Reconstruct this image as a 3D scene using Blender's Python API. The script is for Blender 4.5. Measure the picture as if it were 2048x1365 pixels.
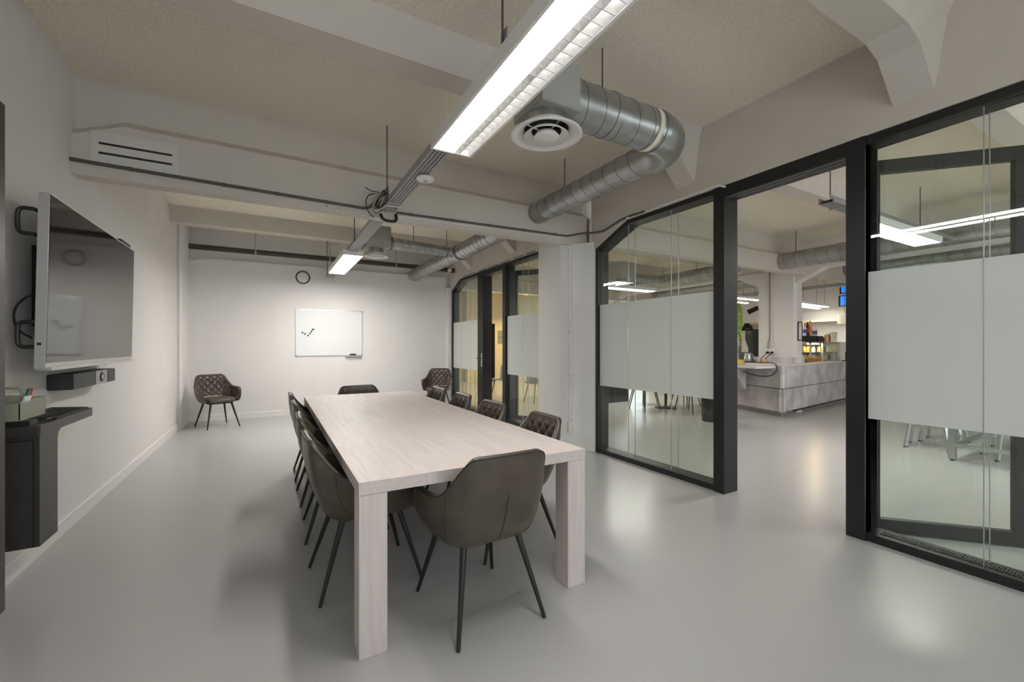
import bpy, bmesh, math, random
from math import sin, cos, pi, radians, sqrt
from mathutils import Vector, Matrix
random.seed(4)
S = bpy.context.scene
for o in list(bpy.data.objects): bpy.data.objects.remove(o)
C = S.collection

# ------------------------------------------------------------------ camera, world, exposure
CAM_H = 1.33
cd = bpy.data.cameras.new('camera'); cam = bpy.data.objects.new('camera', cd); C.objects.link(cam)
cd.sensor_width = 36; cd.lens = 854/2048*36
cd.shift_y = (691-682.5)/2048
cd.clip_start = .05
cam.location = (0, 0, CAM_H); cam.rotation_euler = (pi/2, 0, radians(-29.4))
S.camera = cam
w = bpy.data.worlds.new('world'); S.world = w; w.use_nodes = True
w.node_tree.nodes['Background'].inputs[0].default_value = (.8, .86, 1, 1)
w.node_tree.nodes['Background'].inputs[1].default_value = .3
vs = S.view_settings
vs.view_transform = 'Standard'; vs.look = 'None'; vs.gamma = 1; vs.use_curve_mapping = False
vs.exposure = 1.70
S.cycles.transparent_max_bounces = 24
LAMP = 12.5        # ceiling luminaires
CAFE = 14.0
DAY = 1.4         # daylight window behind the camera

# ------------------------------------------------------------------ materials
def mat(name, col, rough=.5, metal=0, spec=.5, noise=None, bump=None, emit=None, coat=0):
    m = bpy.data.materials.new(name); m.use_nodes = True
    nt = m.node_tree; b = nt.nodes['Principled BSDF']
    b.inputs['Base Color'].default_value = (*col, 1); b.inputs['Roughness'].default_value = rough
    b.inputs['Metallic'].default_value = metal; b.inputs['Specular IOR Level'].default_value = spec
    b.inputs['Coat Weight'].default_value = coat
    tc = nt.nodes.new('ShaderNodeTexCoord')
    if noise:                      # (scale, amount, detail[, (sx,sy,sz)])
        n = nt.nodes.new('ShaderNodeTexNoise'); n.inputs['Scale'].default_value = noise[0]; n.inputs['Detail'].default_value = noise[2]
        mp = nt.nodes.new('ShaderNodeMapping')
        if len(noise) > 3: mp.inputs['Scale'].default_value = noise[3]
        nt.links.new(tc.outputs['Object'], mp.inputs[0]); nt.links.new(mp.outputs[0], n.inputs[0])
        r = nt.nodes.new('ShaderNodeValToRGB'); a = noise[1]
        r.color_ramp.elements[0].position = .3; r.color_ramp.elements[1].position = .7
        r.color_ramp.elements[0].color = (*[c*(1-a) for c in col], 1); r.color_ramp.elements[1].color = (*[min(1, c*(1+a)) for c in col], 1)
        nt.links.new(n.outputs[0], r.inputs[0]); nt.links.new(r.outputs[0], b.inputs['Base Color'])
    if bump:                       # (scale, strength, distance)
        n2 = nt.nodes.new('ShaderNodeTexNoise'); n2.inputs['Scale'].default_value = bump[0]; n2.inputs['Detail'].default_value = 4
        nt.links.new(tc.outputs['Object'], n2.inputs[0])
        bp = nt.nodes.new('ShaderNodeBump'); bp.inputs['Strength'].default_value = bump[1]; bp.inputs['Distance'].default_value = bump[2]
        nt.links.new(n2.outputs[0], bp.inputs['Height']); nt.links.new(bp.outputs[0], b.inputs['Normal'])
    if emit:
        b.inputs['Emission Color'].default_value = (*emit[0], 1); b.inputs['Emission Strength'].default_value = emit[1]
    return m
M = {}
M['wall'] = mat('wall_paint', (.80, .785, .765), .75, noise=(2.5, .015, 3), bump=(60, .08, .01))
M['ceil'] = mat('sprayed_plaster', (.93, .85, .715), .95, spec=.1, noise=(70, .10, 5), bump=(90, .6, .02))
M['concrete'] = mat('painted_concrete', (.635, .588, .52), .7, noise=(3, .03, 4), bump=(14, .12, .02))
M['cream'] = mat('cream_enamel', (.66, .645, .60), .5)
M['base'] = mat('baseboard_paint', (.84, .83, .81), .5)
M['black'] = mat('black_frame', (.012, .012, .013), .45)
M['dark'] = mat('dark_grey', (.03, .03, .032), .5)
M['cab'] = mat('charcoal_laminate', (.045, .042, .04), .4, noise=(40, .12, 3))
M['steel'] = mat('galvanised', (.42, .43, .43), .36, metal=.9, noise=(7, .16, 4))
M['steel_d'] = mat('galvanised_seam', (.2, .2, .2), .5, metal=.8)
M['tray'] = mat('zinc_tray', (.42, .42, .43), .45, metal=.7)
M['plenum'] = mat('plenum_paint', (.42, .43, .40), .5, noise=(5, .06, 3))
M['white'] = mat('white_plastic', (.82, .80, .77), .4)
M['lampwhite'] = mat('lamp_enamel', (.85, .84, .83), .35)
M['leather'] = mat('taupe_leather', (.090, .073, .055), .33, noise=(9, .22, 5), bump=(260, .25, .004))
M['leather_q'] = mat('taupe_leather_quilted', (.086, .070, .054), .24, noise=(9, .18, 5), bump=(260, .2, .004))
M['stitch'] = mat('dark_piping', (.035, .03, .026), .5)
M['leg'] = mat('black_steel', (.018, .018, .018), .42)
M['board'] = mat('whiteboard_enamel', (.80, .815, .82), .22, spec=.35)
M['alu'] = mat('aluminium', (.62, .62, .62), .35, metal=.8)
M['magnet'] = mat('magnet_green', (.02, .09, .07), .4)
M['screen'] = mat('tv_glass', (.008, .008, .009), .06, spec=.6)
M['tvside'] = mat('tv_aluminium', (.62, .61, .60), .4, metal=.5)
M['pipe'] = mat('brown_pipe', (.055, .045, .037), .5)
M['conduit'] = mat('dark_conduit', (.09, .085, .075), .5)
M['counter'] = mat('concrete_laminate', (.60, .575, .59), .5, noise=(3.2, .28, 8))
M['top'] = mat('counter_top', (.80, .78, .76), .3)
M['tan'] = mat('tan_wood', (.60, .42, .25), .5, noise=(3, .15, 4, (1, 12, 1)))
M['yellowwall'] = mat('warm_wall', (.80, .72, .50), .8)
M['metal'] = mat('bare_steel', (.55, .56, .57), .3, metal=.9)
M['fern'] = mat('fern_green', (.34, .58, .07), .5, noise=(9, .4, 2))
M['olive'] = mat('sage_plastic', (.33, .34, .27), .5)
for n, c in dict(red=(.5, .02, .02), green=(.03, .16, .07), yellow=(.75, .52, .03), orange=(.75, .25, .02), blue=(.05, .14, .5), cola=(.05, .015, .01),
                 purple=(.12, .1, .35), paper=(.85, .85, .84), cup=(.82, .76, .64), brownbox=(.32, .2, .1), skyb=(.03, .32, .9)).items():
    M[n] = mat('plastic_' + n, c, .4)
M['emit'] = mat('lamp_diffuser', (.9, .9, .9), .5, emit=((1, .965, .91), LAMP))
M['emit_l'] = mat('lamp_reflector_glow', (.9, .9, .9), .5, emit=((1, .965, .91), LAMP*.085))  # weak glow put into the reflector for the lamp light it would bounce
M['emit_b'] = mat('lamp_diffuser_rear', (.9, .9, .9), .5, emit=((1, .96, .90), LAMP*1.4))
M['emit_c'] = mat('cafe_diffuser', (.9, .9, .9), .5, emit=((1, .95, .88), CAFE))
M['emit_t'] = mat('bar_tube', (.9, .9, .9), .5, emit=((1, .93, .80), 5.0))
M['emit_w'] = mat('warm_bulb', (.9, .8, .5), .5, emit=((1, .70, .27), 16))
M['emit_y'] = mat('amber_downlight', (.9, .8, .5), .5, emit=((1, .74, .32), 150))
M['day'] = mat('daylight', (.8, .85, .9), .5, emit=((.88, .94, 1), DAY))
M['scr'] = mat('blue_screen', (.02, .2, .6), .3, emit=((.03, .26, .85), .28))

M['floor'] = mat('epoxy_floor', (.47, .468, .468), .25, spec=.5)


def wood_mat():
    m = mat('whitewashed_oak', (.68, .60, .56), .5); nt = m.node_tree; b = nt.nodes['Principled BSDF']
    tc = nt.nodes['Texture Coordinate']; oi = nt.nodes.new('ShaderNodeObjectInfo')
    ad = nt.nodes.new('ShaderNodeVectorMath'); ad.operation = 'ADD'
    nt.links.new(tc.outputs['Object'], ad.inputs[0]); nt.links.new(oi.outputs['Location'], ad.inputs[1])
    mp = nt.nodes.new('ShaderNodeMapping'); mp.inputs['Scale'].default_value = (14, .9, 14)
    nt.links.new(ad.outputs[0], mp.inputs[0])
    n = nt.nodes.new('ShaderNodeTexNoise'); n.inputs['Scale'].default_value = 3; n.inputs['Detail'].default_value = 8; n.inputs['Distortion'].default_value = .6
    nt.links.new(mp.outputs[0], n.inputs[0])
    r = nt.nodes.new('ShaderNodeValToRGB'); e = r.color_ramp.elements
    e[0].position = .25; e[0].color = (.61, .54, .515, 1); e[1].position = .60; e[1].color = (.70, .635, .612, 1)
    nt.links.new(n.outputs[0], r.inputs[0])
    n3 = nt.nodes.new('ShaderNodeTexNoise'); n3.inputs['Scale'].default_value = 1.1; n3.inputs['Detail'].default_value = 2
    nt.links.new(ad.outputs[0], n3.inputs[0])
    hs = nt.nodes.new('ShaderNodeHueSaturation')
    mr = nt.nodes.new('ShaderNodeMapRange'); mr.inputs['To Min'].default_value = .9; mr.inputs['To Max'].default_value = 1.1
    nt.links.new(n3.outputs[0], mr.inputs[0]); nt.links.new(mr.outputs[0], hs.inputs['Value'])
    nt.links.new(r.outputs[0], hs.inputs['Color']); nt.links.new(hs.outputs[0], b.inputs['Base Color'])
    bp = nt.nodes.new('ShaderNodeBump'); bp.inputs['Strength'].default_value = .12; bp.inputs['Distance'].default_value = .003
    nt.links.new(n.outputs[0], bp.inputs['Height']); nt.links.new(bp.outputs[0], b.inputs['Normal'])
    return m
M['wood'] = wood_mat()

def glass_mat(name, tint):
    m = bpy.data.materials.new(name); m.use_nodes = True; nt = m.node_tree; nt.nodes.clear()
    out = nt.nodes.new('ShaderNodeOutputMaterial'); mx = nt.nodes.new('ShaderNodeMixShader')
    t = nt.nodes.new('ShaderNodeBsdfTransparent'); t.inputs[0].default_value = (*tint, 1)
    g = nt.nodes.new('ShaderNodeBsdfGlossy'); g.inputs['Roughness'].default_value = .0; g.inputs[0].default_value = (.9, .95, .92, 1)
    f = nt.nodes.new('ShaderNodeFresnel'); f.inputs[0].default_value = 1.5
    ge = nt.nodes.new('ShaderNodeNewGeometry'); iv = nt.nodes.new('ShaderNodeMath'); iv.operation = 'SUBTRACT'; iv.inputs[0].default_value = 1
    mu = nt.nodes.new('ShaderNodeMath'); mu.operation = 'MULTIPLY'      # reflect on the outer face only, no total reflection inside the thin pane
    nt.links.new(ge.outputs['Backfacing'], iv.inputs[1]); nt.links.new(f.outputs[0], mu.inputs[0]); nt.links.new(iv.outputs[0], mu.inputs[1])
    nt.links.new(mu.outputs[0], mx.inputs[0]); nt.links.new(t.outputs[0], mx.inputs[1]); nt.links.new(g.outputs[0], mx.inputs[2]); nt.links.new(mx.outputs[0], out.inputs[0])
    return m
M['glass'] = glass_mat('partition_glass', (.965, .982, .970))
def frost_mat():
    m = bpy.data.materials.new('frosted_film'); m.use_nodes = True; nt = m.node_tree; nt.nodes.clear()
    out = nt.nodes.new('ShaderNodeOutputMaterial'); mx = nt.nodes.new('ShaderNodeMixShader')
    d = nt.nodes.new('ShaderNodeBsdfDiffuse'); d.inputs[0].default_value = (.80, .82, .80, 1)
    t = nt.nodes.new('ShaderNodeBsdfTranslucent'); t.inputs[0].default_value = (.86, .88, .86, 1)
    mx.inputs[0].default_value = .38
    nt.links.new(d.outputs[0], mx.inputs[1]); nt.links.new(t.outputs[0], mx.inputs[2]); nt.links.new(mx.outputs[0], out.inputs[0])
    return m
M['frost'] = frost_mat()

# ------------------------------------------------------------------ mesh builder
WL = {}
class MB:
    def __init__(s): s.v = []; s.f = []
    def add(s, vs, fs):
        k = len(s.v); s.v += [tuple(p) for p in vs]; s.f += [tuple(i+k for i in f) for f in fs]; return s
    def box(s, x0, x1, y0, y1, z0, z1):
        return s.add([(x0,y0,z0),(x1,y0,z0),(x1,y1,z0),(x0,y1,z0),(x0,y0,z1),(x1,y0,z1),(x1,y1,z1),(x0,y1,z1)],
                     [(0,3,2,1),(4,5,6,7),(0,1,5,4),(1,2,6,5),(2,3,7,6),(3,0,4,7)])
    def bar(s, p, q, wx, wz=None, r=None):           # square or round bar between two points
        return s.tube([p, q], wx/2 if r is None else r, 4 if r is None else 10, cap=True)
    def prism(s, poly, axis, a, b):                  # poly of 2D points, extruded along axis from a to b
        n = len(poly)
        def P(p, t): return (t, p[0], p[1]) if axis == 'x' else ((p[0], t, p[1]) if axis == 'y' else (p[0], p[1], t))
        vs_ = [P(p, a) for p in poly]+[P(p, b) for p in poly]
        return s.add(vs_, [tuple(range(n))[::-1], tuple(range(n, 2*n))]+[(i, (i+1) % n, n+(i+1) % n, n+i) for i in range(n)])
    def tube(s, pts, r, n=10, cap=True, closed=False, sm=0):
        for _ in range(sm):
            q = [Vector(pts[0])]
            for a, b in zip(pts, pts[1:]):
                a, b = Vector(a), Vector(b); q += [a*.75+b*.25, a*.25+b*.75]
            pts = q+[Vector(pts[-1])]
        pts = [Vector(p) for p in pts]; m = len(pts); rr = r if isinstance(r, (list, tuple)) else [r]*m
        rings = []; up = None
        for i in range(m):
            a = pts[(i-1) % m] if (i > 0 or closed) else pts[i]; b = pts[(i+1) % m] if (i < m-1 or closed) else pts[i]
            d = (b-a).normalized()
            if up is None:
                up = Vector((0,0,1)) if abs(d.z) < .9 else Vector((0,1,0))
            x = up.cross(d); x = x.normalized() if x.length > 1e-6 else Vector((1,0,0)); up = d.cross(x).normalized()
            o = pi/4 if n == 4 else 0; k = sqrt(2) if n == 4 else 1
            rings.append([pts[i]+(x*cos(o+2*pi*j/n)+up*sin(o+2*pi*j/n))*rr[i]*k for j in range(n)])
        vs_ = [p for R in rings for p in R]; fs = []
        for i in range(m if closed else m-1):
            for j in range(n):
                a = i*n+j; b = i*n+(j+1) % n; c = ((i+1) % m)*n; fs.append((a, b, c+(j+1) % n, c+j))
        if cap and not closed: fs += [tuple(range(n))[::-1], tuple(range((m-1)*n, m*n))]
        return s.add(vs_, fs)
    def lathe(s, prof, c=(0,0,0), n=24, axis='z', cap=True):   # prof: (r,h)
        vs_ = []
        for r, h in prof:
            for j in range(n):
                a = 2*pi*j/n; p = (r*cos(a), r*sin(a), h)
                if axis == 'y': p = (p[0], p[2], p[1])
                if axis == 'x': p = (p[2], p[0], p[1])
                vs_.append((p[0]+c[0], p[1]+c[1], p[2]+c[2]))
        fs = [(i*n+j, i*n+(j+1) % n, (i+1)*n+(j+1) % n, (i+1)*n+j) for i in range(len(prof)-1) for j in range(n)]
        if cap: fs += [tuple(range(n))[::-1], tuple(range((len(prof)-1)*n, len(prof)*n))]
        return s.add(vs_, fs)
    def grid(s, P, nu, nv, cu=False):
        vs_ = [P(i, j) for j in range(nv) for i in range(nu)]; fs = []
        for j in range(nv-1):
            for i in range(nu if cu else nu-1):
                fs.append((j*nu+i, j*nu+(i+1) % nu, (j+1)*nu+(i+1) % nu, (j+1)*nu+i))
        return s.add(vs_, fs)
    def build(s, name, m, parent=None, smooth=False, bevel=0):
        off = WL.get(parent, Vector((0,0,0)))
        me = bpy.data.meshes.new(name)
        me.from_pydata([(p[0]-off[0], p[1]-off[1], p[2]-off[2]) for p in s.v], [], s.f)
        bm = bmesh.new(); bm.from_mesh(me); bmesh.ops.recalc_face_normals(bm, faces=bm.faces)
        if bevel: bmesh.ops.bevel(bm, geom=list(bm.edges), offset=bevel, segments=2, affect='EDGES', clamp_overlap=True)
        bm.to_mesh(me); bm.free()
        me.materials.append(M[m] if isinstance(m, str) else m)
        if smooth:
            for p in me.polygons: p.use_smooth = True
            if smooth == 'auto':
                try: me.set_sharp_from_angle(angle=radians(40))
                except Exception: pass
        o = bpy.data.objects.new(name, me); C.objects.link(o)
        if parent: o.parent = parent
        WL[o] = off
        return o
def thing(name, label, cat, loc=(0,0,0), group=None):
    o = bpy.data.objects.new(name, None); C.objects.link(o); o.location = loc; o.empty_display_size = .1
    o['label'] = label; o['category'] = cat
    if group: o['group'] = group
    WL[o] = Vector(loc); return o
def tag(o, label, cat, group=None):
    o['label'] = label; o['category'] = cat
    if group: o['group'] = group
    return o
def struct(o): o['kind'] = 'structure'; return o
def sgroup(name, loc=(0,0,0)):
    o = bpy.data.objects.new(name, None); C.objects.link(o); o.location = loc; WL[o] = Vector(loc); o['kind'] = 'structure'; return o
def dup(o, parent=None):
    c = o.copy(); C.objects.link(c)
    if parent: c.parent = parent
    for ch in list(o.children): dup(ch, c)
    return c
def B(*a): return MB().box(*a)

# ------------------------------------------------------------------ dimensions
XL, XG, YB, ZC = -1.29, 3.55, 9.22, 3.37
XE, Y0, Y1 = 16.0, -3.2, 14.6

# ------------------------------------------------------------------ structure
fl = struct(B(-1.6, XE+.2, Y0-.2, Y1+.2, -.2, 0).build('floor', 'floor'))
B(XL, XG-.03, 4.246, 4.2485, -.001, .0004).build('expansion_joint', 'tray', fl)
ceil = struct(B(-1.6, XE+.2, Y0-.2, Y1+.2, ZC, ZC+.2).build('ceiling', 'ceil'))
def rib(yc, zb=3.15):      # shallow concrete rib running across, splayed sides, haunched at the column line
    MB().prism([(yc-.10, zb), (yc+.10, zb), (yc+.19, ZC+.01), (yc-.19, ZC+.01)], 'x', XL, XE).build('rib', 'concrete', ceil)
def haunch(yc, x, sg, zb=3.15):
    w0, w1 = .10, .17; pts = []
    m = MB(); x1 = x-sg*.42
    P = [(x1, zb+.005), (x1+sg*.18, zb-.05), (x, 2.86), (x, ZC), (x1, ZC)]
    k = len(P); a = [(p[0], yc-(w0 if p[1] < ZC-.02 else w1), p[1]) for p in P]; b = [(p[0], yc+(w0 if p[1] < ZC-.02 else w1), p[1]) for p in P]
    m.add(a+b, [tuple(range(k)), tuple(range(k, 2*k))[::-1]]+[(i, (i+1) % k, k+(i+1) % k, k+i) for i in range(k)])
    m.build('haunch', 'concrete', ceil)
for yc in (-.62, 1.10, 2.79, 6.23, 7.98, 9.75, 11.5, 13.2): rib(yc)
for yc in (-.62, 1.10, 2.79, 6.23, 7.98):
    haunch(yc, XG-.02, 1); haunch(yc, XG+.16, -1)
# main cross beam: lower web proud, sloped step, set-back upper web
def xbeam(xa, xb, yf, zb, name='beam'):
    MB().prism([(yf, zb), (yf+.13, zb), (yf+.13, 2.9), (yf+.28, 3.02), (yf+.28, ZC+.01), (yf+.085, ZC+.01), (yf+.085, 3.06), (yf, 2.985)], 'x', xa, xb).build(name, 'concrete', ceil)
def beam_sec(x, zs, yf=4.34, zb=2.60): return [(x, yf, zb), (x, yf+.13, zb), (x, yf+.13, 2.9), (x, yf+.28, 3.02), (x, yf+.28, ZC+.01), (x, yf+.085, ZC+.01), (x, yf+.085, zs+.07), (x, yf, zs)]
m = MB(); secs = [beam_sec(XL, 2.90), beam_sec(XL+.02, 2.90), beam_sec(XL+.30, 3.02), beam_sec(XL+.36, 3.015), beam_sec(XG, 2.985)]
m.add([p for q in secs for p in q], [(i_*8+k_, i_*8+(k_+1) % 8, i_*8+8+(k_+1) % 8, i_*8+8+k_) for i_ in range(4) for k_ in range(8)])
m.build('beam', 'concrete', ceil)
xbeam(XG+.1, XE, 4.40, 2.68)
xbeam(XG+.1, XE, 9.55, 2.68)
wl = struct(B(XL-.2, XL, Y0, YB+.2, 0, ZC).build('wall_left', 'wall'))
MB().prism([(XL-.01, 8.44), (XL+.03, 8.42), (XL+.06, 8.47), (XL+.06, YB), (XL-.01, YB)], 'z', 0, 3.36).build('pilaster', 'wall', wl)
wb = struct(B(XL, XG+.16, YB, YB+.2, 0, ZC).build('wall_back', 'wall'))
MB().prism([(XL+.06, 0), (3.45, 0), (3.45, 2.86), (XL+.32, 2.86), (XL+.06, 2.80)], 'y', YB-.05, YB+.01).build('lining', 'wall', wb)
struct(MB().prism([(XL, 0), (XL+.016, 0), (XL+.016, .095), (XL+.008, .10), (XL, .10)], 'y', Y0, 8.42).build('baseboard_left', 'base'))
struct(MB().prism([(YB-.05, 0), (YB-.066, 0), (YB-.066, .095), (YB-.058, .10), (YB-.05, .10)], 'x', XL+.06, 3.45).build('baseboard_back', 'base'))
# wall behind the camera with a daylight window
wn = struct(MB().box(XL, XE, Y0-.2, Y0, 0, .95).box(XL, XE, Y0-.2, Y0, 2.6, ZC).box(XL, -.7, Y0-.2, Y0, .95, 2.6).box(2.6, 4.4, Y0-.2, Y0, .95, 2.6).box(8.6, XE, Y0-.2, Y0, .95, 2.6).build('wall_near', 'wall'))
for k, (xa, xb) in enumerate(((-.7, 2.6), (4.4, 8.6))):
    wd = sgroup('window_%d' % (5+k), (xa, Y0, .95))
    fr = MB().box(xa, xb, Y0-.12, Y0-.06, .95, 1.0).box(xa, xb, Y0-.12, Y0-.06, 2.55, 2.6)
    for i in range(4):
        xx = xa+(xb-xa-.05)*i/3; fr.box(xx, xx+.05, Y0-.12, Y0-.06, .95, 2.6)
    fr.build('window_frame', 'white', wd)
    B(xa, xb, Y0-.16, Y0-.15, .95, 2.6).build('pane', 'day', wd)
struct(B(XE, XE+.2, Y0, Y1, 0, ZC).build('wall_far', 'wall'))
struct(B(XG+.16, XE, Y1, Y1+.2, 0, ZC).build('wall_corridor', 'yellowwall'))

# column line with haunched openings (glass wall line and the line behind the bar)
def opening(y0, y1): return [(y1, 2.53), (y1-.54, 2.755), (y0+.54, 2.755), (y0, 2.53)]
wr = sgroup('wall_right', (XG, 0, 0))
cols = ((4.13, 4.92), (9.22, 9.9), (-1.1, -.35))
MB().prism([(3.19, 4.92), (3.19, 4.44), (3.205, 4.41), (3.36, 4.33), (3.42, 4.27), (3.47, 4.19), (3.51, 4.14), (3.56, 4.13), (3.71, 4.13), (3.71, 4.92)], 'z', 0, 2.62).build('column', 'wall', wr, smooth='auto')
B(3.20, 3.71, 4.44, 4.92, 2.6, ZC).build('column', 'wall', wr)
B(3.52, 3.71, -1.1, -.35, 0, 2.6).build('column', 'wall', wr)
B(3.45, 3.71, 9.02, 9.25, 0, 2.62).build('column', 'wall', wr)
for ya, yb in ((-.35, 4.13), (4.92, 9.05)):
    MB().prism([(yb, 2.53), (yb-.54, 2.755), (ya+.54, 2.755), (ya, 2.53), (ya-.05, 2.53), (ya-.05, ZC), (yb+.06, ZC), (yb+.06, 2.53)], 'x', 3.51, 3.71).build('header', 'concrete', wr)
for y, ya, yb in ((4.13, 3.5, 4.2), (4.92, 4.86, 5.5), (9.05, 8.4, 9.1)):   # soft splay beside each haunch
    pass
B(3.52, 3.71, Y0, -1.1, 0, ZC).build('return_wall', 'wall', wr)
wc = sgroup('wall_bar', (9.1, 0, 0))
for ya, yb in ((4.62, 5.31), (9.9, 10.7), (-.55, .2)):
    MB().prism([(8.98, ya), (9.03, ya-.04), (9.22, ya-.04), (9.24, ya), (9.24, yb), (8.98, yb)], 'z', 0, ZC).build('column', 'wall', wc)
for ya, yb in ((.2, 4.6), (5.34, 9.9)):
    MB().prism([(yb, 2.56), (yb-.5, 2.80), (ya+.5, 2.80), (ya, 2.56), (ya-.05, 2.56), (ya-.05, ZC), (yb+.05, ZC), (yb+.05, 2.56)], 'x', 9.0, 9.22).build('header', 'wall', wc)
# far walls of the bar area and the corridor
struct(B(12.9, 13.1, 3.2, 12.0, 0, ZC).build('wall_bar_back', 'wall'))
wcor = struct(B(6.15, 6.93, 14.15, 14.32, 0, ZC).build('wall_corridor_left', 'yellowwall'))
wco2 = struct(B(7.22, 9.6, 14.15, 14.32, 0, ZC).build('wall_corridor_right', 'yellowwall'))
B(6.93, 7.22, 14.15, 14.32, 2.1, ZC).build('lintel', 'yellowwall', wco2)
struct(B(7.22, 9.6, 14.13, 14.15, 0, .12).build('baseboard_corridor', 'base'))
d = sgroup('door_3', (7.07, 14.2, 0))
MB().box(6.92, 6.95, 14.12, 14.33, 0, 2.12).box(7.20, 7.23, 14.12, 14.33, 0, 2.12).box(6.92, 7.23, 14.12, 14.33, 2.1, 2.13).build('door_frame', 'dark', d)
B(6.96, 7.10, 14.3, 14.33, .01, 2.09).build('door_leaf', 'brownbox', d)

# ------------------------------------------------------------------ glazed partition
def rail(m, y0, y1, z0, z1, x0=3.525, x1=3.695): m.box(x0, x1, y0, y1, z0, z1)
def fixed(name, poly, inner, joints, ya, yb, skirt=True):
    """poly: outer outline (y,z) of the black frame, inner: glass outline; double glazed"""
    g = sgroup(name, (XG, (ya+yb)/2, 0))
    n = len(poly); m = MB()
    for x0, x1 in ((3.525, 3.695),):
        vs_ = [(x0, *p) for p in poly]+[(x0, *p) for p in inner]+[(x1, *p) for p in poly]+[(x1, *p) for p in inner]
        fs = []
        for i in range(n):
            j = (i+1) % n
            fs += [(i, j, n+j, n+i), (2*n+i, 2*n+j, 3*n+j, 3*n+i), (i, j, 2*n+j, 2*n+i), (n+i, n+j, 3*n+j, 3*n+i)]
        m.add(vs_, fs)
    m.build('frame', 'black', g)
    # panes split at joints, both leaves
    ys = [min(p[0] for p in inner)]+sorted(joints)+[max(p[0] for p in inner)]
    def ztop(y):
        top = [p for p in inner if p[1] > 1]; top.sort()
        for a, b in zip(top, top[1:]):
            if a[0] <= y <= b[0]: return a[1]+(b[1]-a[1])*(y-a[0])/max(1e-6, b[0]-a[0])
        return top[0][1] if y < top[0][0] else top[-1][1]
    zb = min(p[1] for p in inner)
    for x in (3.555, 3.66):
        for a, b in zip(ys, ys[1:]):
            ks = sorted({a+.002, b-.002, *[p[0] for p in inner if a < p[0] < b]})
            P = [(a+.002, zb), (b-.002, zb)]+[(y, ztop(y)) for y in reversed(ks)]
            pn = MB().prism(P, 'x', x, x+.008).build('pane', 'glass', g)
            if x < 3.6: MB().box(x-.0025, x-.0005, a+.003, b-.003, .83, 1.83).build('frosted_film', 'frost', pn)
        for j in joints:
            B(x-.001, x+.009, j-.0017, j+.0017, zb, ztop(j)).build('joint', 'tray', g)
    if skirt:
        sk = MB()
        y = ya+.06
        while y < yb-.06:
            sk.box(3.575, 3.65, y, y+.006, zb-.002, zb+.006); y += .013
        o = sk.build('floor_grille', 'dark', g); o['kind'] = 'stuff'
    return g
fixed('window_1', [(2.49, 0), (4.13, 0), (4.13, 2.53), (3.59, 2.755), (2.49, 2.755)], [(2.49, .055), (4.085, .055), (4.085, 2.50), (3.575, 2.71), (2.49, 2.71)], (3.0, 3.6), 2.49, 4.13, False)
fixed('window_2', [(-.35, 0), (1.35, 0), (1.35, 2.755), (.19, 2.755), (-.35, 2.53)], [(-.30, .055), (1.35, .055), (1.35, 2.70), (.20, 2.70), (-.30, 2.49)], (.20, .805), -.35, 1.35)
fixed('window_3', [(7.60, 0), (9.02, 0), (9.02, 2.54), (8.50, 2.755), (7.60, 2.755)], [(7.60, .055), (8.975, .055), (8.975, 2.51), (8.48, 2.71), (7.60, 2.71)], (8.05, 8.5), 7.60, 9.02, False)
fixed('window_4', [(4.92, 0), (6.47, 0), (6.47, 2.755), (5.46, 2.755), (4.92, 2.53)], [(4.965, .055), (6.47, .055), (6.47, 2.71), (5.47, 2.71), (4.965, 2.50)], (5.45, 5.95), 4.92, 6.47, False)
def doorway(name, ya, yb, pa, pb, ang):
    """opening ya..yb, posts pa (near) and pb (far); leaf hung on the near post and swung open into the cafe"""
    g = sgroup(name, (XG, (ya+yb)/2, 0))
    MB().box(3.51, 3.705, ya-pa, ya, 0, 2.755).build('post', 'black', g)
    MB().box(3.51, 3.705, yb, yb+pb, 0, 2.755).build('post', 'black', g)
    B(3.515, 3.70, ya, yb, 2.655, 2.755).build('header_rail', 'black', g)
    for k in (0, 1): B(3.545+k*.05, 3.548+k*.05, ya, yb, 2.648, 2.655).build('door_stop', 'alu', g)
    L = yb-ya-.01; hx, hy = 3.715, ya-.02
    leaf = thing('door_leaf', '', '', (hx, hy, 0)); del leaf['label']; del leaf['category']
    leaf.parent = g; leaf.location = (hx-XG, hy-(ya+yb)/2, 0)
    WL[leaf] = Vector((0, 0, 0))
    MB().box(-.02, .03, 0, .09, .01, 2.64).box(-.02, .03, L-.09, L, .01, 2.64).box(-.02, .03, .09, L-.09, .01, .10).box(-.02, .03, .09, L-.09, 2.55, 2.64).build('leaf_frame', 'black', leaf)
    B(0, .008, .09, L-.09, .10, 2.55).build('pane', 'glass', leaf)
    B(-.004, -.001, .09, L-.09, .83, 1.83).build('frosted_film', 'frost', leaf)
    leaf.rotation_euler = (0, 0, -ang)
    return g
d1 = doorway('door_1', 1.46, 2.385, .11, .105, radians(137))
d2 = doorway('door_2', 6.57, 7.36, .10, .24, radians(140))
# lock plate with lever on the far post of door_2
MB().box(3.50, 3.512, 7.38, 7.42, .92, 1.18).build('lock_plate', 'alu', d2)
MB().tube([(3.505, 7.40, 1.08), (3.46, 7.40, 1.08), (3.455, 7.52, 1.08)], .009, 8).build('lever_handle', 'dark', d2)

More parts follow.
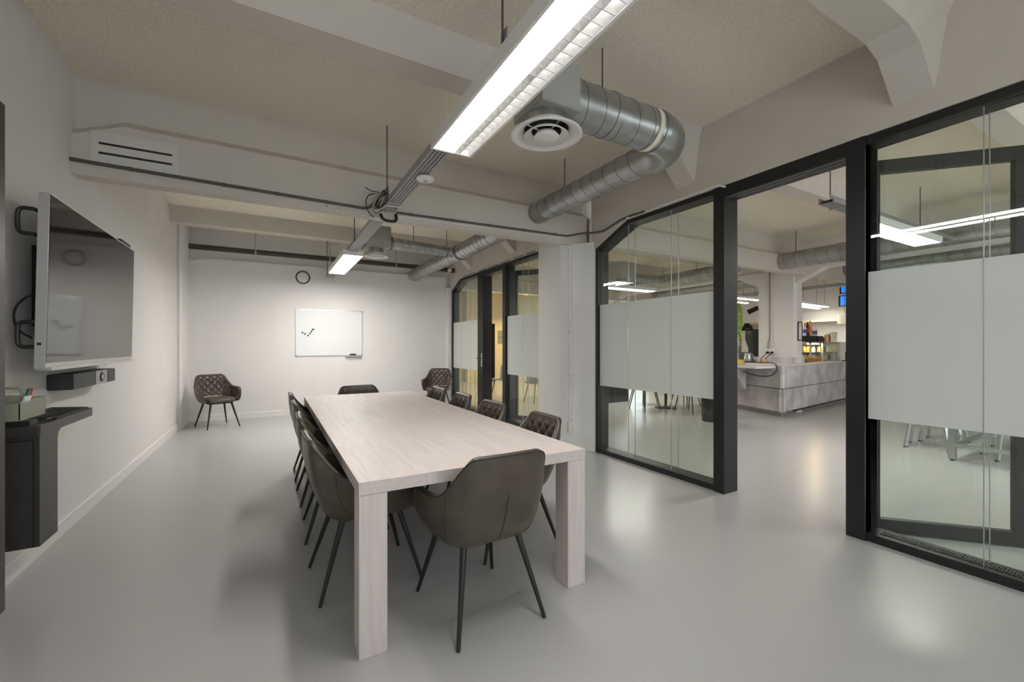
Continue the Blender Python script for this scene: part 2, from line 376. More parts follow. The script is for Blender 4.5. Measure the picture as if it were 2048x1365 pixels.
# ------------------------------------------------------------------ dining table
tb = thing('conference_table', 'long whitewashed oak conference table with thick square corner legs', 'table', (.925, 3.62, 0))
tx0, tx1, ty0, ty1, tz = .32, 1.53, 1.88, 5.36, .75
ws = [.13, .165, .14, .17, .125, .16, .15, .17]; k = (tx1-tx0)/sum(ws); x = tx0
for i, wv in enumerate(ws):
    xx = x+wv*k
    o = B(-wv*k/2+.0002, wv*k/2-.0002, -(ty1-ty0)/2, (ty1-ty0)/2, -.055, random.uniform(-.0004, 0)).build('plank', 'wood', None)
    o.parent = tb; o.location = ((x+xx)/2-.925, 0, tz); x = xx
lg = .118
for lx in (tx0+.001, tx1-lg-.001):
    for ly in (ty0+.001, ty1-lg-.001):
        o = B(0, lg, 0, lg, 0, tz-.0565).build('leg', 'wood_v' if False else 'wood', None, bevel=.002)
        o.data = o.data; o.parent = tb; o.location = (lx-.925, ly-3.62, 0)
        # grain runs along the height: build the leg lying along y and stand it up
        me = o.data
        for v in me.vertices: v.co = (v.co.x, v.co.z, lg-v.co.y)
        o.rotation_euler = (pi/2, 0, 0); o.location.y += lg
        for v in me.vertices: v.co = (v.co.x, v.co.y, v.co.z)

# ------------------------------------------------------------------ chairs
def crv(pts, s):
    n = len(pts)
    for i in range(n-1):
        if s <= pts[i+1][0]+1e-9: break
    p1, p2 = pts[i], pts[i+1]; p0 = pts[i-1] if i > 0 else (2*p1[0]-p2[0], -p2[1], p2[2], p2[3]) ; p3 = pts[i+2] if i < n-2 else p2
    t = (s-p1[0])/(p2[0]-p1[0]); out = []
    for k in (1, 2, 3):
        a, b, c, d_ = p0[k], p1[k], p2[k], p3[k]
        h = p2[0]-p1[0]
        m1 = (c-a)/(p2[0]-p0[0])*h; m2 = (d_-b)/max(1e-6, p3[0]-p1[0])*h
        t2, t3 = t*t, t*t*t
        out.append((2*t3-3*t2+1)*b+(t3-2*t2+t)*m1+(-2*t3+3*t2)*c+(t3-t2)*m2)
    return out
TP = [(0, 0, -.325, .832), (.16, .12, -.322, .832), (.25, .175, -.315, .828), (.31, .21, -.295, .800), (.42, .250, -.225, .705), (.50, .275, -.165, .650), (.60, .292, -.09, .634), (.80, .300, .06, .628), (.90, .292, .14, .60), (.96, .275, .20, .54), (1, .25, .245, .475)]
BP = [(0, 0, -.195, .40), (.16, .115, -.195, .40), (.25, .165, -.18, .40), (.31, .190, -.155, .40), (.42, .212, -.10, .40), (.50, .220, -.06, .40), (.60, .224, -.0, .40), (.80, .222, .12, .405), (.90, .220, .17, .41), (.96, .217, .205, .415), (1, .213, .235, .42)]
def sh(u, v):
    s = min(1, abs(u)); g = 1 if u >= 0 else -1
    T = crv(TP, s); Bq = crv(BP, s)
    h = sin(min(1, v)*pi/2)**.72; z = v**1.15
    return Vector((g*(Bq[0]+(T[0]-Bq[0])*h), Bq[1]+(T[1]-Bq[1])*h, Bq[2]+(T[2]-Bq[2])*z))
def nin(u, v):
    e = .004
    du = sh(min(1, u+e), v)-sh(max(-1, u-e), v); dv = sh(u, min(1, v+e))-sh(u, max(0.001, v-e))
    n = du.cross(dv)
    if n.length < 1e-9: return Vector((0, 1, 0))
    n.normalize(); c = Vector((0, .05, .62))-sh(u, v)
    return n if n.dot(c) > 0 else -n
def inner(u, v, q=True):
    vv = .16+.84*v; p = sh(u, vv); th = .048-.016*v
    if abs(u) > .9: th *= max(.35, (1-abs(u))/.1)
    d_ = th
    if q:
        a = u/.135+v*3.3; b = u/.135-v*3.3
        mk = max(0, min(1, (.50-abs(u))/.08))*max(0, min(1, (v-.06)/.08))*max(0, min(1, (.93-v)/.08))
        d_ += .020*mk*(abs(sin(pi*a))*abs(sin(pi*b)))**.55-.006*mk
    n = nin(u, vv); n = Vector((n.x, n.y, n.z*.4))
    return p+n*d_
def make_chair():
    t = thing('armchair', 'x', 'chair')
    N, K = 73, 15
    m = MB()
    m.grid(lambda i, j: sh(-1+2*i/(N-1), .001+.999*j/(K-1)), N, K)
    def rim(i, j):
        u = -1+2*i/(N-1); a = sh(u, 1); b = inner(u, 1, False); f = j/5
        return a+(b-a)*f+Vector((0, 0, .011*sin(pi*f)))
    m.grid(rim, N, 6)
    for u in (-1, 1): m.grid(lambda i, j: sh(u, .16+.84*j/9)+(inner(u, j/9, False)-sh(u, .16+.84*j/9))*(i/3), 4, 10)
    loop = [sh(-1+2*i/(N-1), .001) for i in range(N)]
    m.add(loop+[Vector((0, .02, .398))], [(i, (i+1) % N, N) for i in range(N)])
    sho = m.build('shell', 'leather', t, smooth='auto')
    NU, NV = 201, 65
    MB().grid(lambda i, j: inner(-1+2*i/(NU-1), j/(NV-1)), NU, NV).build('quilted_lining', 'leather_q', t, smooth=True)
    def seat(i, j):
        a = 2*pi*i/48; r = (1, 1, .985, .94, .80, .5, .2, 0)[j]; z = (.415, .44, .462, .474, .482, .485, .486, .486)[j]
        cx, sx = cos(a), sin(a); e = .55
        X = math.copysign(abs(cx)**e, cx)*.215; Y = math.copysign(abs(sx)**e, sx)*.225
        if Y < 0: X *= 1-.25*(-Y/.225)**2
        return Vector((X*r, .035+Y*r, z-(.012 if Y > .15 else 0)*(j > 2)*(r)))
    MB().grid(seat, 48, 8, True).build('seat_cushion', 'leather', t, smooth=True)
    MB().tube([sh(-1+2*i/96, 1)+Vector((0, 0, .003)) for i in range(97)], .0038, 6).build('piping', 'stitch', sho, smooth=True)
    MB().tube([sh(0, .08+.55*i/12)-nin(0, .08+.55*i/12)*.0005 for i in range(13)], .0022, 6).build('back_seam', 'stitch', sho)
    for u in (-.455, .455): MB().tube([sh(u, .12+.86*i/12) for i in range(13)], .0018, 6).build('arm_seam', 'stitch', sho)
    B(-.17, .17, -.15, .17, .385, .402).build('seat_plate', 'leg', t)
    for sx in (-1, 1):
        for sy in (-1, 1):
            MB().tube([(sx*.145, sy*.15+.005, .40), (sx*.228, sy*.268, .004), (sx*.2288, sy*.269, 0)], [.0165, .0095, .008], 12).build('leg', 'leg', t, smooth='auto')
    return t
proto = make_chair(); used = [False]
def chair(x, y, face, label, group=None):
    """face: direction (dx,dy) the sitter looks"""
    o = proto if not used[0] else dup(proto); used[0] = True
    o.location = (x, y, 0); o.rotation_euler = (0, 0, math.atan2(face[1], face[0])-pi/2)
    o['label'] = label; o['group'] = 'quilted armchairs of the meeting room'
    return o
ordn = ('nearest the black wall cabinet', 'second from the black wall cabinet end', 'third from the black wall cabinet end', 'nearest the whiteboard')
jit = [2, -2, 1, -1]
for i, y in enumerate((2.60, 3.37, 4.14, 4.90)):
    a = radians(jit[i]); chair(.475, y, (cos(a), sin(a)), 'taupe armchair on the television side of the table, '+ordn[i])
ord2 = ('nearest the open glass door', 'second from the open doorway end', 'third from the open doorway end', 'nearest the back wall')
for i, y in enumerate((2.55, 3.33, 4.03, 4.74)):
    a = radians(180-jit[i]); chair(1.40, y, (cos(a), sin(a)), 'taupe armchair on the glass wall side of the table, '+ord2[i])
chair(.925, 2.0, (-.03, 1), 'taupe armchair at the table head, smooth seamed back towards the open floor')
chair(.93, 5.20, (0, -1), 'taupe armchair at the table head in front of the whiteboard')
chair(-.77, 8.46, (.40, -.9), 'taupe armchair standing alone in the corner beside the left wall')
chair(2.97, 8.40, (-.5, -.87), 'taupe armchair standing alone in the corner beside the glass wall')

# ------------------------------------------------------------------ whiteboard wall
yw = YB-.05
wbt = thing('whiteboard', 'wall-mounted magnetic whiteboard with thin aluminium frame and pen tray', 'whiteboard', (1.01, yw, 1.12))
x0, x1, z0, z1 = .40, 1.63, 1.12, 2.03
B(x0+.012, x1-.012, yw-.014, yw, z0+.012, z1-.012).build('writing_surface', 'board', wbt)
for a in ((x0, x1, z0, z0+.014), (x0, x1, z1-.014, z1), (x0, x0+.014, z0+.014, z1-.014), (x1-.014, x1, z0+.014, z1-.014)):
    B(a[0], a[1], yw-.019, yw, a[2], a[3]).build('frame_rail', 'alu', wbt)
for cx in (x0, x1-.025):
    for cz in (z0, z1-.025): B(cx-.002, cx+.027, yw-.021, yw, cz-.002, cz+.027).build('corner_cap', 'tray', wbt)
B(1.30, 1.60, yw-.07, yw-.019, z0-.012, z0+.004).build('pen_tray', 'alu', wbt)
MB().prism([(1.37, 0), (1.51, 0), (1.50, .022), (1.47, .034), (1.41, .034), (1.38, .022)], 'y', yw-.065, yw-.024).build('board_eraser', 'dark')
e = C.objects['board_eraser']; e.location = (0, 0, z0+.005); tag(e, 'dark felt board eraser lying on the whiteboard pen tray', 'eraser')
for i, (cx, cy) in enumerate(((405, 607), (448, 631), (502, 660), (537, 617), (562, 580), (583, 546), (597, 541))):
    X = .40+(cx-280)/1240*1.23; Z = 2.03-(cy-165)/880*.91
    o = MB().lathe([(.004, 0), (.016, 0), (.017, -.004), (.015, -.009), (.002, -.0095)], (X, yw-.014, Z), 14, 'y').build('board_magnet', 'magnet')
    tag(o, 'small dark green round magnet on the whiteboard', 'magnet', 'magnets on the whiteboard')
v = thing('wall_vent', 'round cream wall vent with dark ring gap above the whiteboard', 'vent', (.53, yw, 2.64))
MB().lathe([(.155, 0), (.155, -.006), (.13, -.012), (.13, 0)], (.53, yw, 2.64), 40, 'y', False).build('vent_flange', 'white', v, smooth='auto')
MB().lathe([(.132, -.001), (.132, -.006), (.10, -.006), (.10, -.001)], (.53, yw, 2.64), 40, 'y', False).build('ring_gap', 'pipe', v)
MB().lathe([(.002, -.034), (.06, -.033), (.095, -.024), (.104, -.012), (.10, -.001)], (.53, yw, 2.64), 40, 'y', False).build('vent_disc', 'white', v, smooth=True)
# dark pipe under the ceiling in front of the back wall
pp = thing('ceiling_pipe', 'dark brown pipe hung along the top of the back wall', 'pipe', (1.1, 9.08, 3.03))
MB().tube([(XL+.06, 9.08, 3.03), (3.5, 9.08, 3.03)], .046, 16).build('pipe', 'pipe', pp, smooth='auto')
for xx in (-.25, 1.0, 2.3): MB().tube([(xx, 9.08, 3.03), (xx, 9.08, ZC)], .006, 6).build('hanger_rod', 'tray', pp); MB().lathe([(.05, -.012), (.05, .012)], (xx, 9.08, 3.03), 16, 'x', False).build('pipe_clamp', 'tray', pp)

# ------------------------------------------------------------------ left wall: television and furniture
tv = thing('television', 'large wall-mounted flat television with silver edge, screen off', 'television', (-1.12, 4.23, 1.19))
ya, yb, za, zt = 3.37, 5.07, 1.20, 2.19
def tvx(z): return -1.105+.018*(z-za)
m = MB(); prof = [(ya, za), (yb, za), (yb, zt-.012), (yb-.012, zt), (ya+.012, zt), (ya, zt-.012)]
m.add([(tvx(z)-.045, y, z) for y, z in prof]+[(tvx(z), y, z) for y, z in prof], [tuple(range(6)), tuple(range(6, 12))[::-1]]+[(i, (i+1) % 6, 6+(i+1) % 6, 6+i) for i in range(6)])
m.build('casing', 'tvside', tv)
prof = [(ya+.008, za+.03), (yb-.008, za+.03), (yb-.008, zt-.008), (ya+.008, zt-.008)]
MB().add([(tvx(z)-.004, y, z) for y, z in prof]+[(tvx(z)+.002, y, z) for y, z in prof], [(0,1,2,3), (7,6,5,4)]+[(i, (i+1) % 4, 4+(i+1) % 4, 4+i) for i in range(4)]).build('screen', 'screen', tv)
B(-1.15, -1.085, ya+.02, yb-.06, za-.014, za+.006).build('bottom_bar', 'tvside', tv)
B(tvx(1.6)-.002, tvx(1.6)+.004, 4.30, 4.36, za-.018, za-.002).build('sensor', 'dark', tv)
B(-1.138, -1.12, ya-.001, ya, za+.13, za+.145).build('side_port', 'dark', tv)
B(-1.21, -1.15, ya+.3, yb-.3, za+.15, zt-.15).build('rear_cover', 'dark', tv)
for zz in (za+.12, zt-.24):
    MB().tube([(-1.15, 3.44, zz), (-1.15, 3.385, zz), (-1.165, 3.375, zz), (-1.20, 3.375, zz), (-1.215, 3.375, zz+.02), (-1.215, 3.375, zz+.12), (-1.20, 3.375, zz+.14), (-1.165, 3.375, zz+.14), (-1.15, 3.385, zz+.14), (-1.15, 3.44, zz+.14)], .011, 8, sm=2).build('bracket_handle', 'black', tv)
B(XL+.001, -1.20, 3.75, 4.75, 1.45, 1.95).build('wall_bracket', 'black', tv)
MB().tube([(-1.17, 3.44, 1.62), (-1.20, 3.42, 1.60), (-1.235, 3.40, 1.54), (-1.24, 3.40, 1.46), (-1.215, 3.41, 1.40), (-1.18, 3.44, 1.37)], .006, 6, sm=2).build('cable', 'black', tv)
wc_ = thing('web_camera', 'small black camera unit clipped on top of the television', 'camera', (-1.11, 4.9, 2.19))
B(-1.135, -1.09, 4.72, 4.97, zt+.001, zt+.032).build('camera_body', 'dark', wc_, bevel=.004)
MB().lathe([(.001, .004), (.009, .003), (.009, 0)], (-1.09, 4.845, zt+.017), 14, 'x', False).build('lens', 'black', wc_)
sb = thing('conference_speaker', 'black conference speaker bar with grey centre panel below the television', 'speaker', (-1.24, 4.37, 1.03))
B(XL, -1.16, 3.95, 4.83, 1.03, 1.135).build('body', 'dark', sb, bevel=.004)
B(-1.161, -1.155, 4.36, 4.60, 1.032, 1.133).build('centre_panel', 'tray', sb)
MB().lathe([(.001, .006), (.036, .006), (.038, .003), (.038, 0)], (-1.155, 4.48, 1.084), 24, 'x', False).build('badge_ring', 'dark', sb)
MB().add([(-1.148, 4.48, 1.056), (-1.148, 4.498, 1.084), (-1.148, 4.48, 1.112), (-1.148, 4.462, 1.084), (-1.1515, 4.48, 1.056), (-1.1515, 4.498, 1.084), (-1.1515, 4.48, 1.112), (-1.1515, 4.462, 1.084)], [(0,1,2,3), (7,6,5,4), (0,4,5,1), (1,5,6,2), (2,6,7,3), (3,7,4,0)]).build('badge_diamond', 'alu', sb)

cb = thing('wall_cabinet', 'narrow charcoal wall cabinet carrying a long shelf beside the left wall', 'cabinet', (-1.19, 3.4, .237))
B(XL, -1.095, 3.275, 3.50, .237, .865).build('body', 'cab', cb)
B(XL, -1.116, 3.2735, 3.2755, .24, .818).build('door_gap', 'black', cb)
MB().box(XL, -1.122, 3.264, 3.2735, .245, .812).build('door', 'cab', cb)
MB().prism([(-1.29, 3.26), (-1.10, 3.26), (-1.09, 3.27), (-1.09, 4.04), (-1.29, 4.04)], 'z', .84, .895).build('shelf', 'cab', cb)
MB().prism([(3.50, .84), (3.56, .84), (3.52, .82), (3.505, .79), (3.50, .75)], 'x', -1.28, -1.097).build('corner_fillet', 'cab', cb)
pt = thing('tall_panel', 'tall black panel standing against the left wall beside the cabinet', 'panel', (-1.2, 2.7, 0))
B(XL, -1.155, 2.25, 3.055, .02, 2.52).build('body', 'cab', pt); B(XL+.01, -1.17, 2.27, 3.04, 0, .02).build('plinth', 'black', pt)
B(-1.155, -1.14, 2.26, 3.05, .03, 2.51).build('front', 'cab', pt)
kb = thing('keyboard', 'black computer keyboard lying on the cabinet shelf', 'keyboard', (-1.19, 3.75, .895))
MB().prism([(-1.28, .896), (-1.10, .896), (-1.10, .906), (-1.28, .916)], 'y', 3.50, 4.0).build('base', 'dark', kb)
ky = B(0, .024, 0, .024, 0, .006).build('key', 'black', None); ky.parent = kb; first = True
for r in range(5):
    for c in range(16):
        o = ky if first else ky.copy()
        if not first: C.objects.link(o)
        first = False
        o.parent = kb; o.location = (-1.262+r*.031+1.19, 3.51+c*.0298-3.75, .013-.0018*r+.002)
MB().tube([(-1.12, 3.50, .905), (-1.125, 3.44, .905), (-1.15, 3.40, .90), (-1.19, 3.37, .90), (-1.22, 3.36, .90)], .004, 6).build('cable', 'black', kb)
nb = tag(B(-1.28, -1.13, 3.265, 3.36, .896, .925).build('black_box', 'black', None, bevel=.003), 'flat black box at the near end of the cabinet shelf', 'box')
ob = thing('desk_organiser', 'sage green open organiser tray with handle on the cabinet shelf', 'organiser', (-1.22, 3.4, .925))
o0 = (-1.285, -1.165, 3.20, 3.56, .926, 1.03)
ob.location = (-1.22, 3.4, .926); WL[ob] = Vector(ob.location)
for nm, a in (('base', (o0[0], o0[1], 3.26, 3.56, .926, .930)), ('side', (o0[1]-.004, o0[1], 3.26, 3.56, .930, 1.03)), ('side', (o0[0], o0[0]+.004, 3.26, 3.56, .930, 1.03)), ('end', (o0[0], o0[1], 3.26, 3.264, .930, 1.02)), ('end', (o0[0], o0[1], 3.556, 3.56, .930, 1.03))):
    B(*a).build(nm, 'olive', ob)
MB().tube([(-1.26, 3.33, 1.01), (-1.26, 3.33, 1.08), (-1.255, 3.33, 1.095), (-1.24, 3.33, 1.10), (-1.20, 3.33, 1.10), (-1.185, 3.33, 1.095), (-1.18, 3.33, 1.08), (-1.18, 3.33, 1.01)], .007, 8, sm=1).build('handle', 'olive', ob)
B(-1.262, -1.178, 3.327, 3.333, 1.01, 1.06).build('divider', 'olive', ob)
for nm, cl, yy, lab in (('marker_pen', 'green', 3.30, 'green capped white marker pen leaning in the organiser'), ('marker_pen', 'red', 3.335, 'red capped white marker pen leaning in the organiser')):
    p = Vector((-1.155, yy-.02, 1.028)); q = p+Vector((-.012, .085, .055)); t = thing(nm, lab, 'marker', tuple(p))
    mid = p+(q-p)*.38
    MB().tube([p, mid], .009, 10).build('barrel', 'paper', t, smooth='auto'); MB().tube([mid, q], .0095, 10).build('cap', cl, t, smooth='auto')
tag(B(-1.24, -1.19, 3.42, 3.553, .9305, 1.026).build('sticky_notes', 'yellow'), 'yellow note block standing in the organiser', 'notes')

# ------------------------------------------------------------------ ceiling services
def perforated(m, x0, x1, y0, y1, z, rows=9, step=.018):
    ny = int((y1-y0)/step); dx = (x1-x0)/rows
    for r in range(rows):
        j = 0
        if r % 2 == 0:
            m.add([(x0+r*dx, y0, z), (x0+(r+1)*dx, y0, z), (x0+(r+1)*dx, y1, z), (x0+r*dx, y1, z)], [(0,1,2,3)]); continue
        off = 0 if (r//2) % 2 == 0 else step
        y = y0-off
        while y < y1:
            a, b = max(y0, y), min(y1, y+step*.8)
            if b > a: m.add([(x0+r*dx, a, z), (x0+(r+1)*dx, a, z), (x0+(r+1)*dx, b, z), (x0+r*dx, b, z)], [(0,1,2,3)])
            y += step*2
def cable_tray(label, xc, y0, y1, z, rods, rot=None):
    t = thing('cable_tray', label, 'cable tray', (xc, (y0+y1)/2, z))
    m = MB(); perforated(m, xc-.062, xc+.062, y0, y1, z); m.build('perforated_base', 'tray', t)
    for sx in (-1, 1):
        m = MB().box(xc+sx*.062-.001, xc+sx*.062+.001, y0, y1, z, z+.055)
        m.box(xc+sx*.058-.004, xc+sx*.058+.004, y0, y1, z+.055, z+.057); m.build('side_rail', 'tray', t)
    B(xc-.05, xc+.05, y0+.02, y1-.02, z+.012, z+.03).build('cables', 'black', t)  # plain black slab for the cables, added so the tray slots look dark
    for yy in rods:
        MB().tube([(xc-.075, yy, z-.01), (xc-.075, yy, ZC)], .0055, 8).build('hanger_rod', 'conduit', t)
        B(xc-.085, xc+.07, yy-.012, yy+.012, z-.004, z-.001).build('hanger_bar', 'tray', t)
        B(xc-.068, xc-.064, yy-.03, yy+.03, z, z+.14).build('hanger_bracket', 'tray', t)
    if rot: t.rotation_euler = (0, 0, rot)
    return t
cable_tray('grey perforated cable tray above the long louvred light', 1.01, .4, 4.31, 2.66, (4.02, 1.75))
cable_tray('grey perforated cable tray behind the crossbeam above the short light', 1.0, 4.55, 9.1, 2.66, (5.75, 8.8))
def luminaire(label, c, L, louvre, rot=0, em='emit', blades=True):
    t = thing('ceiling_light', label, 'light', (0, 0, 0), None); W = .14; h = .075
    m = MB().box(-W+.016, W-.016, -L/2+.016, L/2-.016, h-.004, h)
    m.box(-W, -W+.0158, -L/2, L/2, 0, h).box(W-.0158, W, -L/2, L/2, 0, h).box(-W+.016, W-.016, -L/2, -L/2+.0158, 0, h).box(-W+.016, W-.016, L/2-.0158, L/2, 0, h)
    m.build('housing', 'lampwhite', t)
    if not louvre:
        B(-W+.016, W-.016, -L/2+.016, L/2-.016, .004, .008).build('diffuser', em, t)
    else:
        B(-W+.016, .015, -L/2+.016, L/2-.016, .004, .008).build('diffuser', em, t)
        B(.02, W-.008, -L/2+.016, L/2-.016, .062, .066).build('reflector_glow', 'emit_l', t)
        m = MB(); m.add([(.015, -L/2+.016, .004), (.022, -L/2+.016, .06), (.022, L/2-.016, .06), (.015, L/2-.016, .004)], [(0,1,2,3)])
        m.build('louvre_spine', 'lampwhite', t)
        for xx in (.058,): MB().prism([(xx-.002, .004), (xx+.002, .004), (xx+.009, .05), (xx-.009, .05)], 'y', -L/2+.016, L/2-.016).build('louvre_rail', 'lampwhite', t)
        MB().prism([(W-.016, .003), (W-.012, .003), (W-.008, .06), (W-.035, .06)], 'y', -L/2+.016, L/2-.016).build('louvre_rail', 'lampwhite', t)
        n = int(L/.068)
        bl = MB().prism([(-.002, .004), (.002, .004), (.011, .05), (-.011, .05)], 'x', .016, W-.014).build('louvre_blade', 'lampwhite', t)
        bl.location.y = -L/2+.05
        for i in range(1, n):
            o = bl.copy(); C.objects.link(o); o.location.y = -L/2+.05+i*(L-.07)/n
    for yy in (-L*.32, L*.32): B(-.02, .02, yy-.03, yy+.03, h, h+.03).build('mount_clip', 'tray', t)
    t.location = c; t.rotation_euler = (0, 0, rot); return t
luminaire('long white ceiling light with half louvred underside over the table end', (1.035, 1.76, 2.60), 1.80, True)
luminaire('white ceiling light with plain bright diffuser near the whiteboard', (1.01, 7.25, 2.60), 1.80, False, 0, 'emit_b')
# smoke detector under the tray
sd = thing('smoke_detector', 'small round white smoke detector under the cable tray', 'detector', (1.07, 3.28, 2.655))
MB().lathe([(.01, 0), (.068, 0), (.07, -.010), (.064, -.020), (.025, -.026), (.001, -.026)], (1.06, 3.28, 2.655), 28).build('body', 'white', sd, smooth='auto')
MB().lathe([(.016, -.026), (.016, -.031), (.001, -.031)], (1.06, 3.28, 2.655), 14).build('sensor', 'tray', sd)
# cable bundle at the beam
cbn = thing('cable_bundle', 'tangled bundle of black and grey cables hanging at the tray end', 'cables', (.95, 4.2, 2.66))
for i in range(14):
    a = random.uniform(-.03, .03); b = random.uniform(.0, .05); x_ = .905+random.uniform(-.03, .03); y_ = 4.16+random.uniform(-.05, .05); hh = random.uniform(.14, .2)
    z_ = 2.62+random.uniform(-.02, .02)
    pts = [(x_+cos(k_*2*pi/20)*(.036+b*.6)+a*sin(k_*pi/20), y_+sin(k_*2*pi/20)*.02, z_+hh/2+sin(k_*2*pi/20+.8)*hh*.55) for k_ in range(20)]
    MB().tube(pts, .005 if i % 2 else .006, 6, closed=True).build('cable_loop', 'alu' if i % 2 else 'black', cbn, smooth=True)
MB().tube([(.86, 4.2, 2.78), (.80, 4.2, 2.76), (.775, 4.2, 2.69), (.79, 4.2, 2.62), (.82, 4.22, 2.58), (.86, 4.25, 2.57)], .005, 6, sm=2).build('loose_cable', 'black', cbn, smooth=True)
MB().tube([(.90, 4.2, 2.80), (.83, 4.2, 2.80), (.77, 4.2, 2.825)], .004, 6).build('loose_cable', 'black', cbn)
MB().tube([(.93, 4.28, 2.62), (.955, 4.27, 2.56), (1.05, 4.27, 2.555), (1.09, 4.28, 2.58), (1.085, 4.30, 2.64)], .016, 8, sm=1).build('connector', 'black', cbn, smooth='auto')
tag(B(.925, 1.085, 4.10, 4.115, 2.652, 2.658).build('tray_strap', 'white'), 'white strap across the underside of the cable tray end', 'strap')
# conduits on the crossbeam
cdt = thing('conduit', 'dark conduit clipped along the crossbeam face left of the tray', 'conduit', (-.2, 4.325, 2.69))
MB().tube([(XL, 4.325, 2.70), (.70, 4.325, 2.665), (.80, 4.325, 2.665), (.85, 4.315, 2.69), (.88, 4.30, 2.73)], .013, 10, sm=1).build('pipe', 'conduit', cdt, smooth='auto')
for xx in (-.95, -.35, .05, .45): MB().lathe([(.017, -.008), (.017, .008)], (xx, 4.325, 2.70-(xx-XL)*.0176), 10, 'x', False).build('clip', 'conduit', cdt)
cd2 = thing('conduit', 'dark conduit clipped along the crossbeam face from tray to column', 'conduit', (2.1, 4.325, 2.68))
MB().tube([(1.10, 4.325, 2.67), (3.16, 4.325, 2.70), (3.22, 4.33, 2.70), (3.30, 4.30, 2.715), (3.40, 4.22, 2.735), (3.48, 4.08, 2.72), (3.50, 3.96, 2.71), (3.50, 3.80, 2.745), (3.505, 3.60, 2.785), (3.505, 3.3, 2.775)], .011, 10, sm=2).build('pipe', 'conduit', cd2, smooth='auto')
for xx in (1.25, 1.7, 2.15, 2.6, 3.05): MB().lathe([(.016, -.008), (.016, .008)], (xx, 4.325, 2.67+(xx-1.1)*.0146), 10, 'x', False).build('clip', 'conduit', cd2)
cd3 = thing('white_conduit', 'thin white conduit running below the dark one and down the column', 'conduit', (3.3, 4.33, 1.5))
MB().tube([(1.12, 4.333, 2.64), (3.16, 4.333, 2.672), (3.26, 4.375, 2.655), (3.29, 4.362, 2.60), (3.29, 4.36, .36)], .007, 8).build('pipe', 'white', cd3, smooth='auto')
MB().tube([(3.325, 4.342, 2.50), (3.325, 4.342, .36)], .004, 8).build('pipe', 'white', cd3, smooth='auto')
for zz in (1.5, .95, .42): B(3.275, 3.335, 4.335, 4.37, zz, zz+.012).build('clip', 'white', cd3)
sk = thing('wall_socket', 'double white power socket low on the column', 'socket', (3.30, 4.345, .22))
mm = MB().box(-.035, .035, -.03, .012, 0, .14); o = mm.build('socket_body', 'white', sk, bevel=.004); o.location = (0, 0, 0)
for zz in (.036, .104):
    MB().lathe([(.002, -.028), (.020, -.028), (.022, -.031), (.026, -.031)], (0, 0, zz), 18, 'y', False).build('socket_well', 'olive', sk)
for o in sk.children:
    for v_ in o.data.vertices: v_.co = (v_.co.x+0, v_.co.y, v_.co.z) 
for o in sk.children: WL[o] = Vector((0, 0, 0))
for o in list(sk.children):
    for v_ in o.data.vertices: v_.co = Vector(v_.co)+WL[sk]
    o.data.update()
sk.rotation_euler = (0, 0, radians(-22)); 
for o in list(sk.children):
    for v_ in o.data.vertices: v_.co = Vector(v_.co)
# cable along the glass header
hc = tag(MB().tube([(3.50, 3.30, 2.768), (3.50, 2.66, 2.768), (3.50, 2.50, 2.775), (3.50, 2.42, 2.765), (3.505, 2.37, 2.735)], .009, 8, sm=2).build('header_cable', 'white', None, smooth='auto'), 'white cable bending over the glass partition frame by the doorway', 'cable')
hc2 = thing('header_cable', 'dark cable running along the top of the far glass frame', 'cable', (3.50, 7, 2.77))
MB().tube([(3.50, 8.3, 2.768), (3.50, 5.5, 2.768)], .007, 8).build('cable', 'conduit', hc2, smooth='auto')
for yy in (5.8, 6.2, 6.65, 7.15, 7.6): B(3.49, 3.512, yy-.02, yy+.02, 2.76, 2.78).build('clip', 'white', hc2)
for yy in (3.55, 3.02, 2.62): tag(B(3.488, 3.512, yy-.016, yy+.016, 2.755, 2.772).build('cable_clip', 'white'), 'small white cable clip on the header above the glass pane', 'clip', 'clips on the glass header')
# beam vent grille
vg = thing('vent_grille', 'cream slotted ventilation grille on the crossbeam near the left wall', 'vent', (-.91, 4.34, 2.69))
gx0, gx1, gz0, gz1 = -1.18, -.65, 2.70, 2.945
m = MB()
for a in ((gx0, gx1, gz0, 2.775), (gx0, gx1, 2.793, 2.848), (gx0, gx1, 2.866, gz1), (gx0, gx0+.045, 2.775, 2.793), (gx0, gx0+.045, 2.848, 2.866), (gx1-.045, gx1, 2.775, 2.793), (gx1-.045, gx1, 2.848, 2.866)):
    m.box(a[0], a[1], 4.330, 4.339, a[2], a[3])
m.build('face_plate', 'cream', vg)
for zz in (2.775, 2.848): B(gx0+.04, gx1-.04, 4.337, 4.3395, zz-.002, zz+.02).build('slot', 'black', vg)
for sx in (gx0+.105, gx1-.09):
    for zz in (gz0+.02, gz1-.025): MB().lathe([(.001, -.0015), (.005, -.0015), (.005, 0)], (sx, 4.330, zz), 10, 'y', False).build('screw', 'tray', vg)
# tiny anchor holes in the beam
for i, (xx, zz) in enumerate(((.45, 2.635), (.56, 2.632), (1.36, 2.63), (1.62, 2.628))):
    tag(MB().lathe([(.001, -.001), (.006, -.001), (.006, .001)], (xx, 4.339, zz), 10, 'y', False).build('beam_plug', 'conduit'), 'small dark anchor plug in the crossbeam face', 'plug', 'anchor plugs in the crossbeam')

